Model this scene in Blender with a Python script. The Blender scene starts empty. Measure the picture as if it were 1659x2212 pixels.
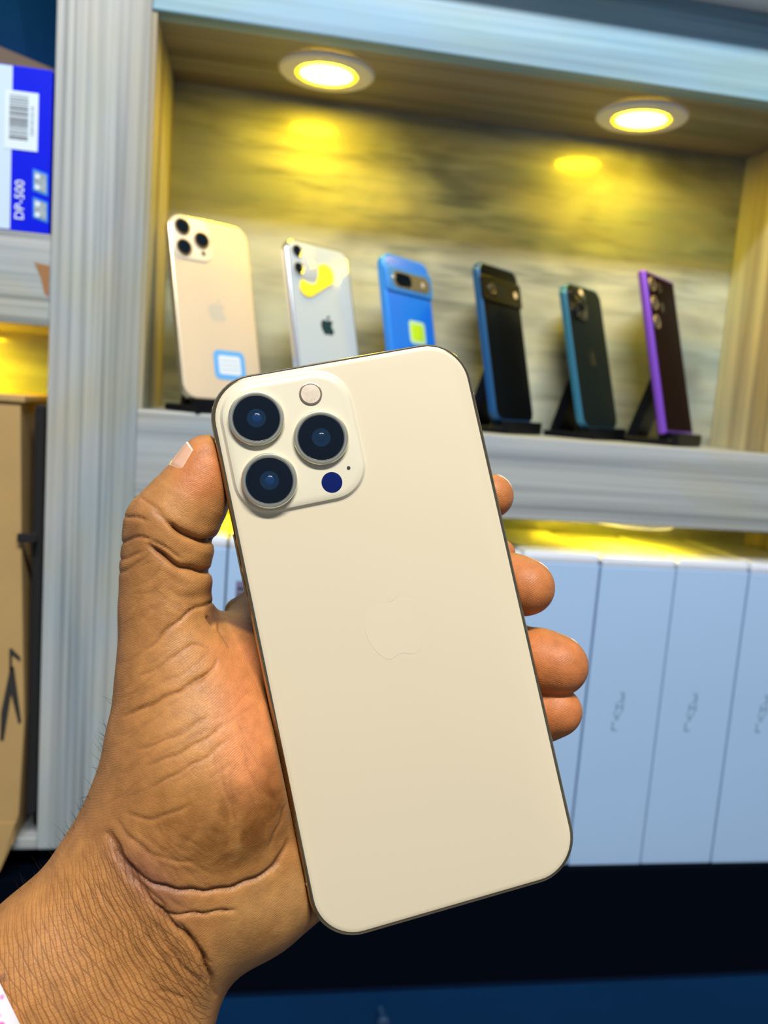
import bpy, bmesh, math, random
import numpy as np
from mathutils import Matrix, Vector

random.seed(7)
rng = np.random.default_rng(7)
scene = bpy.context.scene
COL = scene.collection

# ------------------------------------------------------------------ camera
FPX, CX, CY = 1800.0, 829.5, 1106.0           # focal length / centre in pixels of the 1659x2212 frame
EYE = 1.30                                     # camera height above the floor
R = np.array([[0.9845268491744184, -0.15788252891642654, 0.076026247557313],      # right
              [0.05403390415428001, -0.13919312083812727, -0.9887899738130381],   # down
              [0.16669499229592408, 0.9775982723871275, -0.12850835525041]])      # forward
cam_d = bpy.data.cameras.new('camera')
cam = bpy.data.objects.new('camera', cam_d)
COL.objects.link(cam)
scene.camera = cam
cam_d.sensor_fit = 'VERTICAL'
cam_d.sensor_height = 36.0
cam_d.lens = 36.0 * FPX / 2212.0
cam_d.clip_start = 0.01
cm = Matrix.Identity(4)
for i in range(3):
    cm[i][0] = R[0][i]; cm[i][1] = -R[1][i]; cm[i][2] = -R[2][i]
cm[2][3] = EYE
cam.matrix_world = cm
cam_d.dof.use_dof = True
cam_d.dof.focus_distance = 0.236
cam_d.dof.aperture_fstop = 15.0

# ------------------------------------------------------------------ world, key light, exposure
w = bpy.data.worlds.new('shop_ambient'); scene.world = w
w.use_nodes = True
w.node_tree.nodes['Background'].inputs[0].default_value = (0.72, 0.84, 1.0, 1)
w.node_tree.nodes['Background'].inputs[1].default_value = 0.27

def area(name, loc, target, sx, sy, power, color):
    l = bpy.data.lights.new(name, 'AREA'); l.shape = 'RECTANGLE'; l.size = sx; l.size_y = sy
    l.energy = power; l.color = color
    o = bpy.data.objects.new(name, l); COL.objects.link(o)
    o.location = loc
    o.rotation_euler = (Vector(target) - Vector(loc)).to_track_quat('-Z', 'Y').to_euler()
    return o
area('shop_tube_light', (0.05, -0.62, EYE + 1.40), (0.1, 0.7, EYE + 0.1), 0.9, 0.14, 52, (1.0, 0.98, 0.95))
scene.view_settings.view_transform = 'Standard'
scene.view_settings.look = 'None'
scene.view_settings.exposure = 0.0
scene.view_settings.gamma = 1.0
scene.view_settings.use_curve_mapping = False

# ------------------------------------------------------------------ geometry helpers
def c2w(c):                                    # camera frame (right, down, forward) -> world
    return np.asarray(c) @ R + np.array([0, 0, EYE])
def on_y(u, v, y):                             # photo pixel -> world point in the plane Y = y
    d = np.array([(u - CX) / FPX, (v - CY) / FPX, 1.0]) @ R
    return d * (y / d[1]) + np.array([0, 0, EYE])

def link(name, me, mat=None, parent=None, smooth=False):
    o = bpy.data.objects.new(name, me); COL.objects.link(o)
    if mat is not None: me.materials.append(mat)
    if parent is not None: o.parent = parent
    if smooth:
        me.polygons.foreach_set('use_smooth', [True] * len(me.polygons))
    return o
def pyd(name, verts, faces, mat=None, parent=None, smooth=False):
    me = bpy.data.meshes.new(name); me.from_pydata([tuple(v) for v in verts], [], faces); me.update()
    return link(name, me, mat, parent, smooth)
def tag(o, label=None, cat=None, group=None, kind=None):
    if label: o['label'] = label
    if cat: o['category'] = cat
    if group: o['group'] = group
    if kind: o['kind'] = kind
    return o
def empty(name, loc=(0, 0, 0), mw=None):
    o = bpy.data.objects.new(name, None); COL.objects.link(o)
    o.empty_display_size = 0.02
    if mw is not None: o.matrix_world = mw
    else: o.location = loc
    return o
def box(name, lo, hi, mat, parent=None, bevel=0.0015):
    bm = bmesh.new()
    bmesh.ops.create_cube(bm, size=1.0)
    lo = np.array(lo, float); hi = np.array(hi, float)
    for v in bm.verts:
        for k in range(3): v.co[k] = (lo[k] + hi[k]) / 2 + v.co[k] * (hi[k] - lo[k])
    if bevel: bmesh.ops.bevel(bm, geom=bm.edges[:], offset=bevel, segments=2, affect='EDGES', profile=0.6)
    me = bpy.data.meshes.new(name); bm.to_mesh(me); bm.free()
    return link(name, me, mat, parent)
def rrect(wd, ht, r, inset=0.0, n=10, pw=1.0):
    a = wd / 2 - inset; b = ht / 2 - inset; r = max(r - inset, 1e-5)
    pts = []
    for cxs, cys, a0 in ((1, 1, 0), (-1, 1, 90), (-1, -1, 180), (1, -1, 270)):
        for i in range(n + 1):
            t = math.radians(a0 + 90.0 * i / n)
            pts.append((cxs * (a - r) + r * math.cos(t), cys * (b - r) + r * math.sin(t)))
    return pts
def circ(r, n=40, cx=0, cy=0):
    return [(cx + r * math.cos(2 * math.pi * i / n), cy + r * math.sin(2 * math.pi * i / n)) for i in range(n)]
def loft(name, sections, mat, parent=None, smooth=True, cap0=True, cap1=True, off=(0, 0)):
    """sections: list of (outline2d, z); outlines are CCW with equal counts"""
    n = len(sections[0][0]); V = []; F = []
    for o2, z in sections: V += [(x + off[0], y + off[1], z) for x, y in o2]
    for s in range(len(sections) - 1):
        for i in range(n):
            j = (i + 1) % n
            F.append((s * n + i, s * n + j, (s + 1) * n + j, (s + 1) * n + i))
    if cap0: F.append(tuple(reversed(range(n))))
    if cap1: F.append(tuple(range((len(sections) - 1) * n, len(sections) * n)))
    o = pyd(name, V, F, mat, parent, False)
    me = o.data
    bm = bmesh.new(); bm.from_mesh(me); bmesh.ops.recalc_face_normals(bm, faces=bm.faces)
    bm.to_mesh(me); bm.free()
    if smooth:
        me.polygons.foreach_set('use_smooth', [True] * len(me.polygons))
        me.set_sharp_from_angle(angle=math.radians(28))
    return o
def poly_plate(name, outline, z0, z1, mat, parent=None, off=(0, 0)):
    return loft(name, [(outline, z0), (outline, z1)], mat, parent, False, off=off)
def lathe(name, prof, mat, parent=None, off=(0, 0), n=48, cap0=False, cap1=False):
    return loft(name, [(circ(r, n), z) for r, z in prof], mat, parent, True, cap0, cap1, off=off)
def text_mesh(name, s, size, mat, parent, mw, extrude=0.00005, align='CENTER'):
    cu = bpy.data.curves.new(name, 'FONT'); cu.body = s; cu.size = size; cu.extrude = extrude
    cu.align_x = align; cu.align_y = 'CENTER'; cu.resolution_u = 3
    tmp = bpy.data.objects.new(name + '_tmp', cu); COL.objects.link(tmp)
    bpy.context.view_layer.update()
    me = bpy.data.meshes.new_from_object(tmp.evaluated_get(bpy.context.evaluated_depsgraph_get()))
    bpy.data.objects.remove(tmp)
    me.name = name
    me.transform(mw)
    me.materials.clear()
    return link(name, me, mat, parent)

# ------------------------------------------------------------------ materials
def mat(name, color, rough=0.5, metal=0.0, spec=0.5, coat=0.0, coat_rough=0.05, emit=None, emit_s=0.0, noise=0.0, nscale=40):
    m = bpy.data.materials.new(name); m.use_nodes = True
    nt = m.node_tree; b = nt.nodes['Principled BSDF']
    b.inputs['Base Color'].default_value = (*color, 1)
    b.inputs['Roughness'].default_value = rough
    b.inputs['Metallic'].default_value = metal
    b.inputs['Specular IOR Level'].default_value = spec
    b.inputs['Coat Weight'].default_value = coat
    b.inputs['Coat Roughness'].default_value = coat_rough
    if emit:
        b.inputs['Emission Color'].default_value = (*emit, 1)
        b.inputs['Emission Strength'].default_value = emit_s
    if noise:
        tc = nt.nodes.new('ShaderNodeTexCoord'); nz = nt.nodes.new('ShaderNodeTexNoise')
        nz.inputs['Scale'].default_value = nscale; nz.inputs['Detail'].default_value = 4
        nt.links.new(tc.outputs['Object'], nz.inputs['Vector'])
        mx = nt.nodes.new('ShaderNodeMix'); mx.data_type = 'RGBA'
        mx.inputs[6].default_value = (*[c * (1 - noise) for c in color], 1)
        mx.inputs[7].default_value = (*[min(1, c * (1 + noise)) for c in color], 1)
        nt.links.new(nz.outputs['Fac'], mx.inputs[0]); nt.links.new(mx.outputs[2], b.inputs['Base Color'])
    return m

def wood(name, grain, light, mid, dark, rough=0.45, coat=0.0, coat_rough=0.1, fine=1.0, patch=(0.62, 0.56, 0.38), patch_amt=0.55, along2=1.2):
    """printed wood laminate with grain running along axis `grain`"""
    m = bpy.data.materials.new(name); m.use_nodes = True
    nt = m.node_tree; N = nt.nodes; L = nt.links; b = N['Principled BSDF']
    tc = N.new('ShaderNodeTexCoord')
    def noise(along, across, detail, dist=0.0, seed=0.0):
        mp = N.new('ShaderNodeMapping')
        sc = [across] * 3; sc[grain] = along
        mp.inputs['Scale'].default_value = sc
        mp.inputs['Location'].default_value = (seed, seed * .7, seed * 1.3)
        L.new(tc.outputs['Object'], mp.inputs['Vector'])
        nz = N.new('ShaderNodeTexNoise'); nz.inputs['Scale'].default_value = 1.0
        nz.inputs['Detail'].default_value = detail; nz.inputs['Distortion'].default_value = dist
        L.new(mp.outputs['Vector'], nz.inputs['Vector'])
        return nz.outputs['Fac']
    streak = noise(1.6 * along2, 240 * fine, 3.0, 0.15, 3.1)
    band = noise(along2, 34 * fine, 2.5, 0.6, 7.7)
    blot = noise(6, 16, 4.0, 1.2, 1.9)
    def ramp(src, stops):
        r = N.new('ShaderNodeValToRGB'); el = r.color_ramp.elements
        while len(el) < len(stops): el.new(0.5)
        for e, (p, c) in zip(el, stops): e.position = p; e.color = (*c, 1)
        L.new(src, r.inputs['Fac']); return r.outputs['Color']
    def mix(f, a, c, mode='MIX'):
        x = N.new('ShaderNodeMix'); x.data_type = 'RGBA'; x.blend_type = mode
        if isinstance(f, float): x.inputs[0].default_value = f
        else: L.new(f, x.inputs[0])
        L.new(a, x.inputs[6]); L.new(c, x.inputs[7]); return x.outputs[2]
    base = ramp(band, [(0.30, dark), (0.46, mid), (0.62, light)])
    st = ramp(streak, [(0.36, (0.58, 0.60, 0.62)), (0.5, (0.92, 0.93, 0.94)), (0.66, (1.12, 1.10, 1.08))])
    gate = noise(along2 * 0.8, 22, 1.0, 0.4, 12.3)
    gr = N.new('ShaderNodeMapRange'); gr.inputs[1].default_value = 0.40; gr.inputs[2].default_value = 0.62; gr.inputs[3].default_value = 0.35; gr.inputs[4].default_value = 1.0; L.new(gate, gr.inputs[0])
    c = mix(gr.outputs[0], base, mix(1.0, base, st, 'MULTIPLY'))
    cool = ramp(noise(3.0, 11, 3.0, 1.0, 21.0), [(0.46, (1.03, 1.02, 0.98)), (0.68, (0.80, 0.93, 1.02))])
    c = mix(1.0, c, cool, 'MULTIPLY')
    pc = ramp(blot, [(0.45, (1, 1, 1)), (0.72, tuple(p / max(patch) * 1.05 for p in patch))])
    c = mix(patch_amt, c, mix(1.0, c, pc, 'MULTIPLY'))
    L.new(c, b.inputs['Base Color'])
    b.inputs['Roughness'].default_value = rough
    b.inputs['Specular IOR Level'].default_value = 0.4
    b.inputs['Coat Weight'].default_value = coat
    b.inputs['Coat Roughness'].default_value = coat_rough
    bp = N.new('ShaderNodeBump'); bp.inputs['Strength'].default_value = 0.12; bp.inputs['Distance'].default_value = 0.001
    L.new(streak, bp.inputs['Height']); L.new(bp.outputs['Normal'], b.inputs['Normal'])
    return m

GL, GM, GD = (0.44, 0.455, 0.45), (0.355, 0.37, 0.37), (0.255, 0.27, 0.28)
WOOD_Z = wood('grey_laminate_vertical', 2, GL, GM, GD)
WOOD_X = wood('grey_laminate_horizontal', 0, (0.39, 0.415, 0.43), (0.31, 0.335, 0.35), (0.22, 0.24, 0.255))
WOOD_BEAM = wood('blue_grey_laminate_beam', 0, (0.38, 0.56, 0.68), (0.25, 0.42, 0.55), (0.17, 0.28, 0.38))
WOOD_BACK = wood('grey_brown_laminate_back', 0, (0.41, 0.44, 0.38), (0.29, 0.31, 0.27), (0.15, 0.16, 0.14), rough=0.35, coat=1.0, coat_rough=0.09, fine=0.35, along2=7.0)
WOOD_CEIL = wood('grey_brown_laminate_ceiling', 0, (0.34, 0.29, 0.22), (0.25, 0.21, 0.16), (0.15, 0.12, 0.09))
WOOD_SIDE = wood('tan_laminate_side', 2, (0.50, 0.46, 0.34), (0.38, 0.34, 0.25), (0.27, 0.23, 0.16))
BLACK_PL = mat('black_plastic', (0.003, 0.004, 0.006), 0.4, spec=0.2)
NAVY = mat('navy_gloss_panel', (0.001, 0.028, 0.095), 0.5, spec=0.1, noise=0.3, nscale=5)
BLACKTOP = mat('black_counter', (0.0008, 0.0022, 0.006), 0.7, spec=0.03)
WHITE = mat('white_paint', (0.75, 0.76, 0.78), 0.6)
TRIMW = mat('white_lamp_trim', (0.90, 0.88, 0.86), 0.4)
LAMP = mat('lamp_diffuser', (0.9, 0.8, 0.5), 0.5, emit=(1.0, 0.68, 0.009), emit_s=120.0)
LAMPRIM = mat('lamp_rim_glow', (0.9, 0.8, 0.1), 0.4, emit=(1.0, 0.80, 0.0), emit_s=0.95)
CARD = mat('brown_cardboard', (0.42, 0.27, 0.10), 0.8, noise=0.12, nscale=30)
CARDIN = mat('brown_cardboard_inside', (0.12, 0.085, 0.06), 0.85)
INK = mat('black_print', (0.02, 0.018, 0.015), 0.7)

# ------------------------------------------------------------------ large structure
YF, YB = 0.711, 0.862                         # cabinet front plane, back panel plane
Z = lambda z: z + EYE
XL, XR = -0.160, -0.090                       # upright post
XRB = 0.508                                   # inner right side of the display bay
fl = box('floor', (-2.5, -2.5, -0.05), (3.0, 1.2, 0.0), mat('grey_floor_tiles', (0.25, 0.25, 0.26), 0.5, noise=0.2, nscale=6), bevel=0)
tag(fl, kind='structure')
wb = box('wall_back', (-2.5, 0.95, 0.0), (3.0, 1.05, 2.9), WHITE, bevel=0); tag(wb, kind='structure')
bulk = box('ceiling_bulkhead', (-1.2, YF - 0.040, Z(0.359)), (1.6, 0.95, Z(0.62)), WHITE, bevel=0.001)
tag(bulk, kind='structure')

cab = empty('display_cabinet', (0, 0, 0))
tag(cab, 'grey weathered-wood laminate shelving unit with lit niches behind the hand', 'shelving unit')
# everything of the cabinet lives in world coordinates
box('upright_post', (XL, YF, Z(-0.404)), (XR, YB, Z(0.359)), WOOD_Z, cab)
box('top_beam', (XR, YF, Z(0.2875)), (0.62, YF + 0.02, Z(0.359)), WOOD_BEAM, cab)
box('niche_ceiling', (XR, YF + 0.02, Z(0.2880)), (0.62, YB, Z(0.305)), WOOD_CEIL, cab, 0)
box('back_panel', (-0.55, YB, Z(-0.4283)), (0.62, YB + 0.012, Z(0.359)), WOOD_BACK, cab, 0)
box('side_lining', (XR, YF + 0.002, Z(-0.0196)), (XR + 0.004, YB, Z(0.2878)), WOOD_SIDE, cab, 0)
box('side_panel', (XRB, YF + 0.001, Z(-0.0196)), (0.62, YB, Z(0.2878)), WOOD_SIDE, cab, 0.001)
box('shelf_board', (XR, YF, Z(-0.0934)), (0.62, YB, Z(-0.0196)), WOOD_X, cab)
box('side_panel', (0.566, YF + 0.001, Z(-0.428)), (0.62, YB, Z(-0.0936)), WOOD_SIDE, cab, 0.001)
# left bay
box('shelf_board', (-0.50, YF, Z(0.0406)), (XL, YB, Z(0.1116)), WOOD_X, cab)
box('bottom_rail', (-0.50, YF, Z(-0.404)), (XL, YB, Z(-0.393)), WOOD_X, cab)
box('bottom_rail', (XL, YF + 0.012, Z(-0.428)), (XR, YB, Z(-0.404)), BLACKTOP, cab, 0.0005)
box('side_panel', (-0.52, YF, Z(-0.404)), (-0.50, YB, Z(0.359)), WOOD_Z, cab)
chip = pyd('chipped_edge', [(XL - 0.0010 - 0.011, YF - 0.0004, Z(0.0890)), (XL - 0.0006, YF - 0.0004, Z(0.0875)), (XL - 0.0006, YF - 0.0004, Z(0.0640)),
        (XL - 0.004, YF - 0.0004, Z(0.0660)), (XL - 0.007, YF - 0.0004, Z(0.0780))] +
        [(XL - 0.012, YF + 0.001, Z(0.0890)), (XL - 0.0006, YF + 0.001, Z(0.0875)), (XL - 0.0006, YF + 0.001, Z(0.0640)), (XL - 0.004, YF + 0.001, Z(0.0660)), (XL - 0.007, YF + 0.001, Z(0.0780))],
        [(0, 4, 3, 2, 1), (0, 1, 6, 5), (1, 2, 7, 6), (2, 3, 8, 7), (3, 4, 9, 8), (4, 0, 5, 9)], mat('bare_chipboard', (0.30, 0.15, 0.06), 0.9), cab)
chip['label'] = 'brown chipped laminate patch'

base = empty('base_counter', (0, 0, 0)); tag(base, 'dark navy base counter under the shelving unit', 'counter')
box('counter_top', (-0.8, YF - 0.004, Z(-0.545)), (0.9, YB + 0.08, Z(-0.4285)), BLACKTOP, base, 0.002)
box('drawer_front', (-0.8, YF + 0.004, Z(-0.98)), (0.9, YB + 0.06, Z(-0.546)), NAVY, base, 0.002)
box('plinth', (-0.8, YF + 0.03, 0.0), (0.9, YB + 0.06, Z(-0.981)), BLACKTOP, base, 0)
lathe('drawer_knob', [(0.004, 0.0), (0.003, 0.010), (0.006, 0.014), (0.006, 0.018), (0.003, 0.020)], mat('dim_knob', (0.01, 0.04, 0.10), 0.4), base, cap1=True).matrix_local = \
    Matrix.Translation(Vector(on_y(822, 2180, YF + 0.004))) @ Matrix.Rotation(math.radians(90), 4, 'X')

# ------------------------------------------------------------------ downlights
def downlight(x, y, ztop, label, group, r=0.0425, power=1.0):
    t = empty('downlight', (x, y, ztop))
    tag(t, label, 'ceiling lamp', group)
    lathe('trim_ring', [(r, 0.0), (r, -0.0022), (r - 0.002, -0.0040), (r * 0.70, -0.0050), (r * 0.64, -0.0044), (r * 0.64, -0.001)], TRIMW, t)
    lathe('lamp_rim', [(r * 0.64, -0.0046), (r * 0.62, -0.0052), (r * 0.56, -0.0044)], LAMPRIM, t)
    lathe('lamp_lens', [(r * 0.565, -0.001), (r * 0.565, -0.0040), (r * 0.45, -0.0054), (r * 0.2, -0.006)], LAMP, t, cap1=True)
    return t
downlight(0.052, 0.783, Z(0.2878), 'glowing round recessed lamp above the gold phone end of the niche', 'recessed lamps in the upper niche')
downlight(0.351, 0.784, Z(0.2878), 'glowing round recessed lamp above the purple phone end of the niche', 'recessed lamps in the upper niche')
downlight(0.372, 0.7575, Z(-0.0936), 'round recessed lamp under the shelf above the white boxes', 'recessed lamps under the shelves')
downlight(0.02, 0.79, Z(-0.0936), 'round recessed lamp under the shelf behind the thumb', 'recessed lamps under the shelves')
downlight(-0.27, 0.80, Z(0.0404), 'round recessed lamp above the brown carton', 'recessed lamps under the shelves')

# ------------------------------------------------------------------ phones
def bez(path, n=7):
    """tiny svg path sampler (M m c z, absolute start, relative curves)"""
    import re
    out = []; cur = (0, 0); pts = None
    for cmd, body in re.findall(r'([MmcCzZ])([^MmcCzZ]*)', path):
        nums = [float(a) for a in re.findall(r'-?\d*\.?\d+', body)]
        if cmd == 'M': cur = (nums[0], nums[1]); pts = [cur]; out.append(pts)
        elif cmd == 'c':
            for k in range(0, len(nums) - 5, 6):
                p0 = cur; p = [(cur[0] + nums[k + 2 * i], cur[1] + nums[k + 2 * i + 1]) for i in range(3)]
                for s in range(1, n + 1):
                    t = s / n; a = (1 - t) ** 3; b2 = 3 * t * (1 - t) ** 2; c3 = 3 * t * t * (1 - t); d4 = t ** 3
                    pts.append((a * p0[0] + b2 * p[0][0] + c3 * p[1][0] + d4 * p[2][0], a * p0[1] + b2 * p[0][1] + c3 * p[1][1] + d4 * p[2][1]))
                cur = p[2]
    res = []
    for q in out:
        if math.dist(q[0], q[-1]) < 1e-2: q = q[:-1]
        res.append(q)
    return res
FRUIT = bez('M12.152 6.896c-.948 0-2.415-1.078-3.96-1.04-2.04.027-3.91 1.183-4.961 3.014-2.117 3.675-.546 9.103 1.519 12.09 1.013 1.454 2.208 3.09 3.792 3.039 1.52-.065 2.09-.987 3.935-.987 1.831 0 2.35.987 3.96.948 1.637-.026 2.676-1.48 3.676-2.948 1.156-1.688 1.636-3.325 1.662-3.415-.039-.013-3.182-1.221-3.22-4.857-.026-3.04 2.48-4.494 2.597-4.559-1.429-2.09-3.623-2.324-4.39-2.376-2-.156-3.675 1.09-4.61 1.09z'
            'M15.53 3.83c.843-1.012 1.4-2.427 1.245-3.83-1.207.052-2.662.805-3.532 1.818-.78.896-1.454 2.338-1.273 3.714 1.338.104 2.715-.688 3.559-1.701z')
def fruit_logo(parent, cx, cy, h, z, m, th=0.00006):
    s = h / 24.0; bm = bmesh.new()
    for q in FRUIT:
        vs = [bm.verts.new((cx + (x - 12) * s, cy + (12 - y) * s, z)) for x, y in q]
        f = bm.faces.new(vs)
        r_ = bmesh.ops.extrude_face_region(bm, geom=[f])
        for v in r_['geom']:
            if isinstance(v, bmesh.types.BMVert): v.co.z += th
    bmesh.ops.recalc_face_normals(bm, faces=bm.faces)
    bmesh.ops.triangulate(bm, faces=[f for f in bm.faces if len(f.verts) > 4])
    me = bpy.data.meshes.new('logo'); bm.to_mesh(me); bm.free()
    return link('logo', me, m, parent)

def phone_body(root, W, H, T, rad, m_frame, m_back, m_screen, e=0.0011, arc=4, glass_in=0.0):
    """origin: centre of bottom edge at the back glass level; x across, y up, z out of the back"""
    cyy = H / 2; n = 12
    S = []
    for i in range(arc + 1):
        a = math.radians(90.0 * i / arc); S.append((rrect(W, H, rad, e * (1 - math.sin(a)), n), -e * (1 - math.cos(a)) - 0.0001))
    for i in range(arc + 1):
        a = math.radians(90.0 * i / arc); S.append((rrect(W, H, rad, e * (1 - math.cos(a)), n), -T + e * (1 - math.sin(a))))
    fr = loft('frame', S, m_frame, root, off=(0, cyy))
    g = e * 0.92 + glass_in
    loft('back_glass', [(rrect(W, H, rad, g, n), -0.0009), (rrect(W, H, rad, g, n), -0.00012), (rrect(W, H, rad, g + 0.00025, n), 0.0), (rrect(W, H, rad, g + 0.0012, n), 0.0001)], m_back, root, off=(0, cyy))
    loft('screen', [(rrect(W, H, rad, e + 0.0008, n), -T - 0.0001), (rrect(W, H, rad, e + 0.0004, n), -T + 0.0002)], m_screen, root, off=(0, cyy))
    return fr
SCREEN = mat('black_screen_glass', (0.005, 0.005, 0.006), 0.06)
LENSG = mat('lens_black_glass', (0.0025, 0.006, 0.012), 0.03, spec=0.35)
LENSIN = mat('lens_inner_element', (0.004, 0.018, 0.042), 0.12)
LENSCORE = mat('lens_blue_core', (0.006, 0.028, 0.09), 0.15)
def lens(root, x, y, z0, r, ring_h, m_ring, detail=True, glass_r=0.80, core=LENSCORE, m_glass=LENSG):
    t = lathe('lens', [(r * 1.0, z0 - 0.0004), (r, z0 + ring_h * 0.80), (r * 0.975, z0 + ring_h * 0.96), (r * 0.93, z0 + ring_h), (r * 0.87, z0 + ring_h * 0.985), (r * 0.84, z0 + ring_h * 0.86), (r * 0.81, z0 + ring_h * 0.70)], m_ring, root, off=(x, y), n=56)
    zg = z0 + ring_h * 0.78
    lathe('lens_glass', [(r * 0.845, zg - 0.0003), (r * 0.845, zg), (r * 0.80, zg + 0.00010), (r * 0.5, zg + 0.00016)], m_glass, t, off=(x, y), n=48, cap1=True)
    if detail:
        lathe('lens_element', [(r * 0.34, zg + 0.00013), (r * 0.34, zg + 0.00020), (r * 0.24, zg + 0.00022)], LENSIN, t, off=(x, y), n=32, cap1=True)
        lathe('lens_core', [(r * 0.17, zg + 0.00020), (r * 0.15, zg + 0.00027)], core, t, off=(x + 0.0001, y), n=24, cap1=True)
    return t

# --- the phone in the hand
GW, GH, GT = 0.0781, 0.1608, 0.00765
q = np.array([-0.0796, -0.1546, -0.2085]); pc = np.array([0.0029, 0.0334, 0.2395])
def rod(wv):
    t = np.linalg.norm(wv); k = wv / t
    K = np.array([[0, -k[2], k[1]], [k[2], 0, -k[0]], [-k[1], k[0], 0]])
    return np.eye(3) + math.sin(t) * K + (1 - math.cos(t)) * K @ K
PR = rod(q)                                    # phone (right, down, away) -> camera frame
axx, axy, axz = PR @ [1, 0, 0], PR @ [0, -1, 0], PR @ [0, 0, -1]
pbot = pc - axy * GH / 2
mw = Matrix.Identity(4)
for i in range(3):
    mw[i][0] = (axx @ R)[i]; mw[i][1] = (axy @ R)[i]; mw[i][2] = (axz @ R)[i]; mw[i][3] = c2w(pbot)[i]
def ph(u, v, z=0.0):                           # photo pixel -> phone back plane (x, y from the bottom centre)
    d = np.array([(u - CX) / FPX, (v - CY) / FPX, 1.0]); o = pbot + axz * z
    p = d * ((o @ axz) / (d @ axz)) - pbot
    return float(p @ axx), float(p @ axy)
hp = empty('held_smartphone', mw=mw)
tag(hp, 'cream gold smartphone with three cameras held up in the hand', 'smartphone')
GOLDF = mat('gold_steel_frame', (0.42, 0.33, 0.20), 0.14, metal=1.0, noise=0.25, nscale=300)
CREAM = mat('cream_matte_glass', (0.61, 0.525, 0.365), 0.42, spec=0.3)
CREAM2 = mat('cream_gloss_plateau', (0.64, 0.58, 0.43), 0.22, spec=0.4)
RING = mat('champagne_lens_ring', (0.82, 0.77, 0.60), 0.24, metal=1.0)
phone_body(hp, GW, GH, GT, 0.0130, GOLDF, CREAM, SCREEN, e=0.0014)
ptl = ph(487, 822, 0.001); 
p1, p2, p3 = ph(554, 903, .003), ph(582, 1038, .003), ph(694, 945, .003)
# camera plateau: rounded square
pcx, pcy = ph(634, 954, .001)
PWD = 0.0375
plat = [(rrect(PWD, PWD, 0.0098, i_, 10), z_) for i_, z_ in ((-0.0012, 0.00005), (-0.0005, 0.0002), (0.0, 0.0007), (0.0003, 0.0011), (0.0010, 0.0014), (0.0022, 0.0015))]
loft('camera_plateau', plat, CREAM2, hp, off=(pcx, pcy))
for (lx, ly), co in ((p1, LENSCORE), (p2, LENSCORE), (p3, LENSIN)):
    lens(hp, lx, ly, 0.0014, 0.0079, 0.0017, RING, True, core=co)
fx, fy = ph(671, 851, .0015)
fl_ = lathe('flash', [(0.0033, 0.0012), (0.0033, 0.0018), (0.0030, 0.0019), (0.0029, 0.0017)], mat('flash_bezel', (0.30, 0.26, 0.2), 0.3, metal=0.6), hp, off=(fx, fy), n=32)
lathe('flash_lens', [(0.00292, 0.0014), (0.0028, 0.00175), (0.0015, 0.00185)], mat('flash_diffuser', (0.62, 0.52, 0.40), 0.25, noise=0.25, nscale=900), fl_, off=(fx, fy), n=32, cap1=True)
sx, sy = ph(717, 1042, .0015)
lathe('depth_sensor', [(0.0030, 0.0013), (0.0030, 0.00156), (0.0028, 0.0016)], mat('navy_sensor_glass', (0.003, 0.010, 0.09), 0.10, spec=0.3), hp, off=(sx, sy), n=32, cap1=True)
mx_, my_ = ph(753, 1011, .0015)
lathe('microphone_hole', [(0.00055, 0.0013), (0.00055, 0.00156)], INK, hp, off=(mx_, my_), n=16, cap1=True)
lgx, lgy = ph(849, 1341)
fruit_logo(hp, lgx, lgy, ph(849, 1258)[1] - ph(849, 1420)[1], 0.00008, mat('cream_polished_logo', (0.606, 0.523, 0.366), 0.36, spec=0.3))
# power button on the side by the thumb
def side_bar(name, y0, y1, side, m, proud=0.0004, z0=-0.0052, z1=-0.0026):
    x0 = side * (GW / 2 - 0.0004); x1 = side * (GW / 2 + proud)
    return box(name, (min(x0, x1), y0, z0), (max(x0, x1), y1, z1), m, hp, 0.00025)
yb0 = ph(531, 1289)[1]; yb1 = ph(501, 1153)[1]
side_bar('power_button', yb0, yb1, -1, GOLDF)
ANT = mat('antenna_line', (0.30, 0.24, 0.15), 0.5)
for sgn, yy in ((-1, ph(664, 1912)[1]), (-1, GH - 0.0175), (1, 0.0175), (1, GH - 0.0175)):
    side_bar('antenna_band', yy - 0.0004, yy + 0.0004, sgn, ANT, 0.00003, -GT + 0.0012, -0.0008)

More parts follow.
